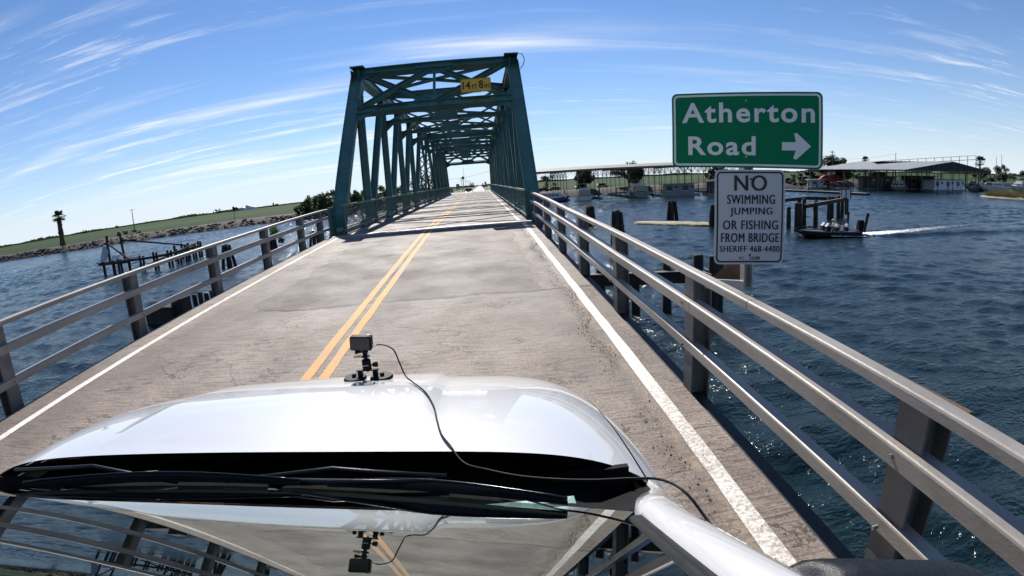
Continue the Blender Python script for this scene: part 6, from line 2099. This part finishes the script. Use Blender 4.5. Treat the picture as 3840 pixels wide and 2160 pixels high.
def seated(label, ax, ay, shirt, trouser, hatm, lean=0.0):
    """person sitting in the boat facing the bow"""
    P_ = lambda x, y, z: BF(ax + x, ay + y, 0.62 + z)
    root = thing('person', label, 'person', P_(0, 0, 0), 'people riding in the bass boat')
    sk = [P_(0, 0, 0.1), P_(-0.03, 0, 0.32), P_(lean, 0, 0.52), P_(0.02 + lean, 0, 0.63), P_(0.05 + lean, 0, 0.74), P_(0.06 + lean, 0, 0.84)]
    E_ = [(0, 1), (1, 2), (2, 3), (3, 4), (4, 5)]
    R_ = [0.15, 0.145, 0.155, 0.06, 0.095, 0.08]
    for s in (-1, 1):
        n0 = len(sk)
        sk += [P_(lean, s * 0.19, 0.52), P_(0.08 + lean, s * 0.24, 0.30), P_(0.34 + lean, s * 0.16, 0.30), P_(0.42 + lean, s * 0.14, 0.32)]
        E_ += [(2, n0), (n0, n0 + 1), (n0 + 1, n0 + 2), (n0 + 2, n0 + 3)]; R_ += [0.065, 0.052, 0.038, 0.042]
        n0 = len(sk)
        sk += [P_(0.05, s * 0.10, 0.06), P_(0.44, s * 0.12, 0.10), P_(0.50, s * 0.12, -0.28), P_(0.62, s * 0.12, -0.33)]
        E_ += [(0, n0), (n0, n0 + 1), (n0 + 1, n0 + 2), (n0 + 2, n0 + 3)]; R_ += [0.09, 0.065, 0.05, 0.045]
    skin_obj('body', sk, E_, R_, M_SKIN, root)
    sh = [P_(0, 0, 0.12), P_(-0.03, 0, 0.32), P_(lean, 0, 0.50), P_(0.01 + lean, 0, 0.58)]
    e2 = [(0, 1), (1, 2), (2, 3)]; r2 = [0.165, 0.165, 0.175, 0.085]
    for s in (-1, 1):
        n0 = len(sh)
        sh += [P_(lean, s * 0.19, 0.52), P_(0.08 + lean, s * 0.24, 0.30), P_(0.26 + lean, s * 0.18, 0.30)]
        e2 += [(2, n0), (n0, n0 + 1), (n0 + 1, n0 + 2)]; r2 += [0.085, 0.068, 0.055]
    skin_obj('shirt', sh, e2, r2, shirt, root)
    tr_ = [P_(0, 0, 0.08)]; e3 = []; r3 = [0.17]
    for s in (-1, 1):
        n0 = len(tr_)
        tr_ += [P_(0.08, s * 0.11, 0.07), P_(0.44, s * 0.12, 0.11), P_(0.50, s * 0.12, -0.24)]
        e3 += [(0, n0), (n0, n0 + 1), (n0 + 1, n0 + 2)]; r3 += [0.105, 0.08, 0.062]
    skin_obj('trousers', tr_, e3, r3, trouser, root)
    c = P_(0.05 + lean, 0, 0.84)
    hq_ = MB()
    rr = []
    for z, r in ((0.0, 0.112), (0.05, 0.105), (0.09, 0.07), (0.105, 0.01)):
        rr.append([c + Vector((r * math.cos(a), r * math.sin(a), z)) for a in np.linspace(0, 2 * math.pi, 13)[:-1]])
    hq_.grid(rr, closed=True)
    br_ = BF.f
    hq_.prism([c + br_ * 0.08 + BF.l * 0.09, c + br_ * 0.20 + BF.l * 0.05, c + br_ * 0.20 - BF.l * 0.05, c + br_ * 0.08 - BF.l * 0.09], (0, 0, 0.012))
    hq_.build('cap', hatm, root, smooth=True)
    return root


M_LAV = mat('lavender_shirt', (0.55, 0.46, 0.66), 0.85)
M_WSH = mat('white_shirt', (0.66, 0.68, 0.64), 0.85)
M_NAVY = mat('navy_cloth', (0.02, 0.025, 0.05), 0.9)
seated('person in a lavender shirt and dark cap near the boat stern', 1.15, 0.42, M_LAV, M_NAVY, M_NAVY)
seated('person in a white shirt and cap at the boat console', 2.15, 0.45, M_WSH, M_NAVY, M_NAVY, 0.05)
seated('person in a grey green shirt in front beside the console', 2.05, -0.5, mat('sage_shirt', (0.24, 0.33, 0.28), 0.85), M_NAVY, M_WSH, 0.02)

# white water behind and along the boat
def foam_mat():
    m, q, b = new_mat('white_foam')
    geo = q.n('NewGeometry')
    n = q.noise(q.mapping(geo.outputs['Position'], (0.9, 1.8, 1)), 2.6, 7, 0.75, 0.6)
    uv = q.n('VertexColor'); uv.layer_name = 'cover'
    fac = q.m('MULTIPLY', q.m('SUBTRACT', q.m('ADD', n, q.m('MULTIPLY', uv.outputs[0], 0.75)), 0.92, clamp=True), 7.0, clamp=True)
    b.inputs['Base Color'].default_value = (0.78, 0.80, 0.79, 1)
    b.inputs['Roughness'].default_value = 0.8
    tr = q.n('BsdfTransparent'); mx = q.n('MixShader')
    out = [x for x in q.t.nodes if x.type == 'OUTPUT_MATERIAL'][0]
    q.link(fac, mx.inputs[0]); q.link(tr.outputs[0], mx.inputs[1]); q.link(b.outputs[0], mx.inputs[2]); q.link(mx.outputs[0], out.inputs[0])
    return m


def foam(path, widths, cover, label):
    pp = smooth_path([(p[0], p[1], 0) for p in path], 14)
    n = len(pp)
    rows, cols = [], []
    m_ = 9
    for i, p in enumerate(pp):
        t = i / (n - 1)
        d = (pp[min(i + 1, n - 1)] - pp[max(i - 1, 0)]).normalized()
        s = Vector((-d.y, d.x, 0))
        w_ = np.interp(t, np.linspace(0, 1, len(widths)), widths)
        c_ = np.interp(t, np.linspace(0, 1, len(cover)), cover)
        row = []
        for j in range(m_):
            u = -1 + 2 * j / (m_ - 1)
            hgt = 0.05 + (0.22 * (1 - t) ** 1.5) * (1 - u * u) * (0.6 + 0.5 * random.random())
            row.append(p + s * (u * w_) + Vector((0, 0, hgt)))
            cols.append(max(0, c_ * (1 - abs(u) ** 2)))
        rows.append(row)
    o = MB().grid(rows).build('foam', foam_mat(), smooth=True)
    ca = o.data.color_attributes.new('cover', 'FLOAT_COLOR', 'POINT')
    for i, c in enumerate(cols):
        ca.data[i].color = (c, c, c, 1)
    tag(o, label, 'foam', kind='stuff')


foam([(33.6, 39.9), (35.6, 39.8), (38, 40.0), (42, 40.7), (48, 42.0), (55, 43.4), (66, 45.4)], [0.8, 1.7, 2.0, 2.2, 2.3, 2.0, 1.2], [1.0, 0.98, 0.86, 0.68, 0.58, 0.50, 0.3], 'white churned wake trailing behind the bass boat')
foam([(30.6, 39.2), (31.8, 38.95), (33.2, 38.75), (34.6, 38.7), (36.5, 39.0)], [0.10, 0.22, 0.3, 0.35, 0.2], [0.6, 0.9, 0.9, 0.8, 0.3], 'thin line of spray along the side of the bass boat')
# two birds over the marina
M_BIRD = mat('bird_feathers', (0.03, 0.03, 0.03), 0.9)
for i, (x, y, z) in enumerate(((50, 118, 12.3), (24, 120, 6.9))):
    q = MB()
    q.tube([(x - 0.25, y, z), (x, y, z + 0.02), (x + 0.25, y, z)], [0.02, 0.07, 0.03], 6)
    q.add([(x - .1, y, z), (x + .12, y, z), (x + 0.05, y - 0.5, z + 0.22), (x - .1, y - .9, z + 0.1)], [(0, 1, 2, 3)])
    q.add([(x - .1, y, z), (x + .12, y, z), (x + 0.05, y + 0.5, z + 0.22), (x - .1, y + .9, z + 0.1)], [(0, 1, 2, 3)])
    tag(q.build('bird', M_BIRD), ['small dark bird in the sky left of the green sign', 'small dark bird low over the fields beside the truss'][i], 'bird', 'birds')
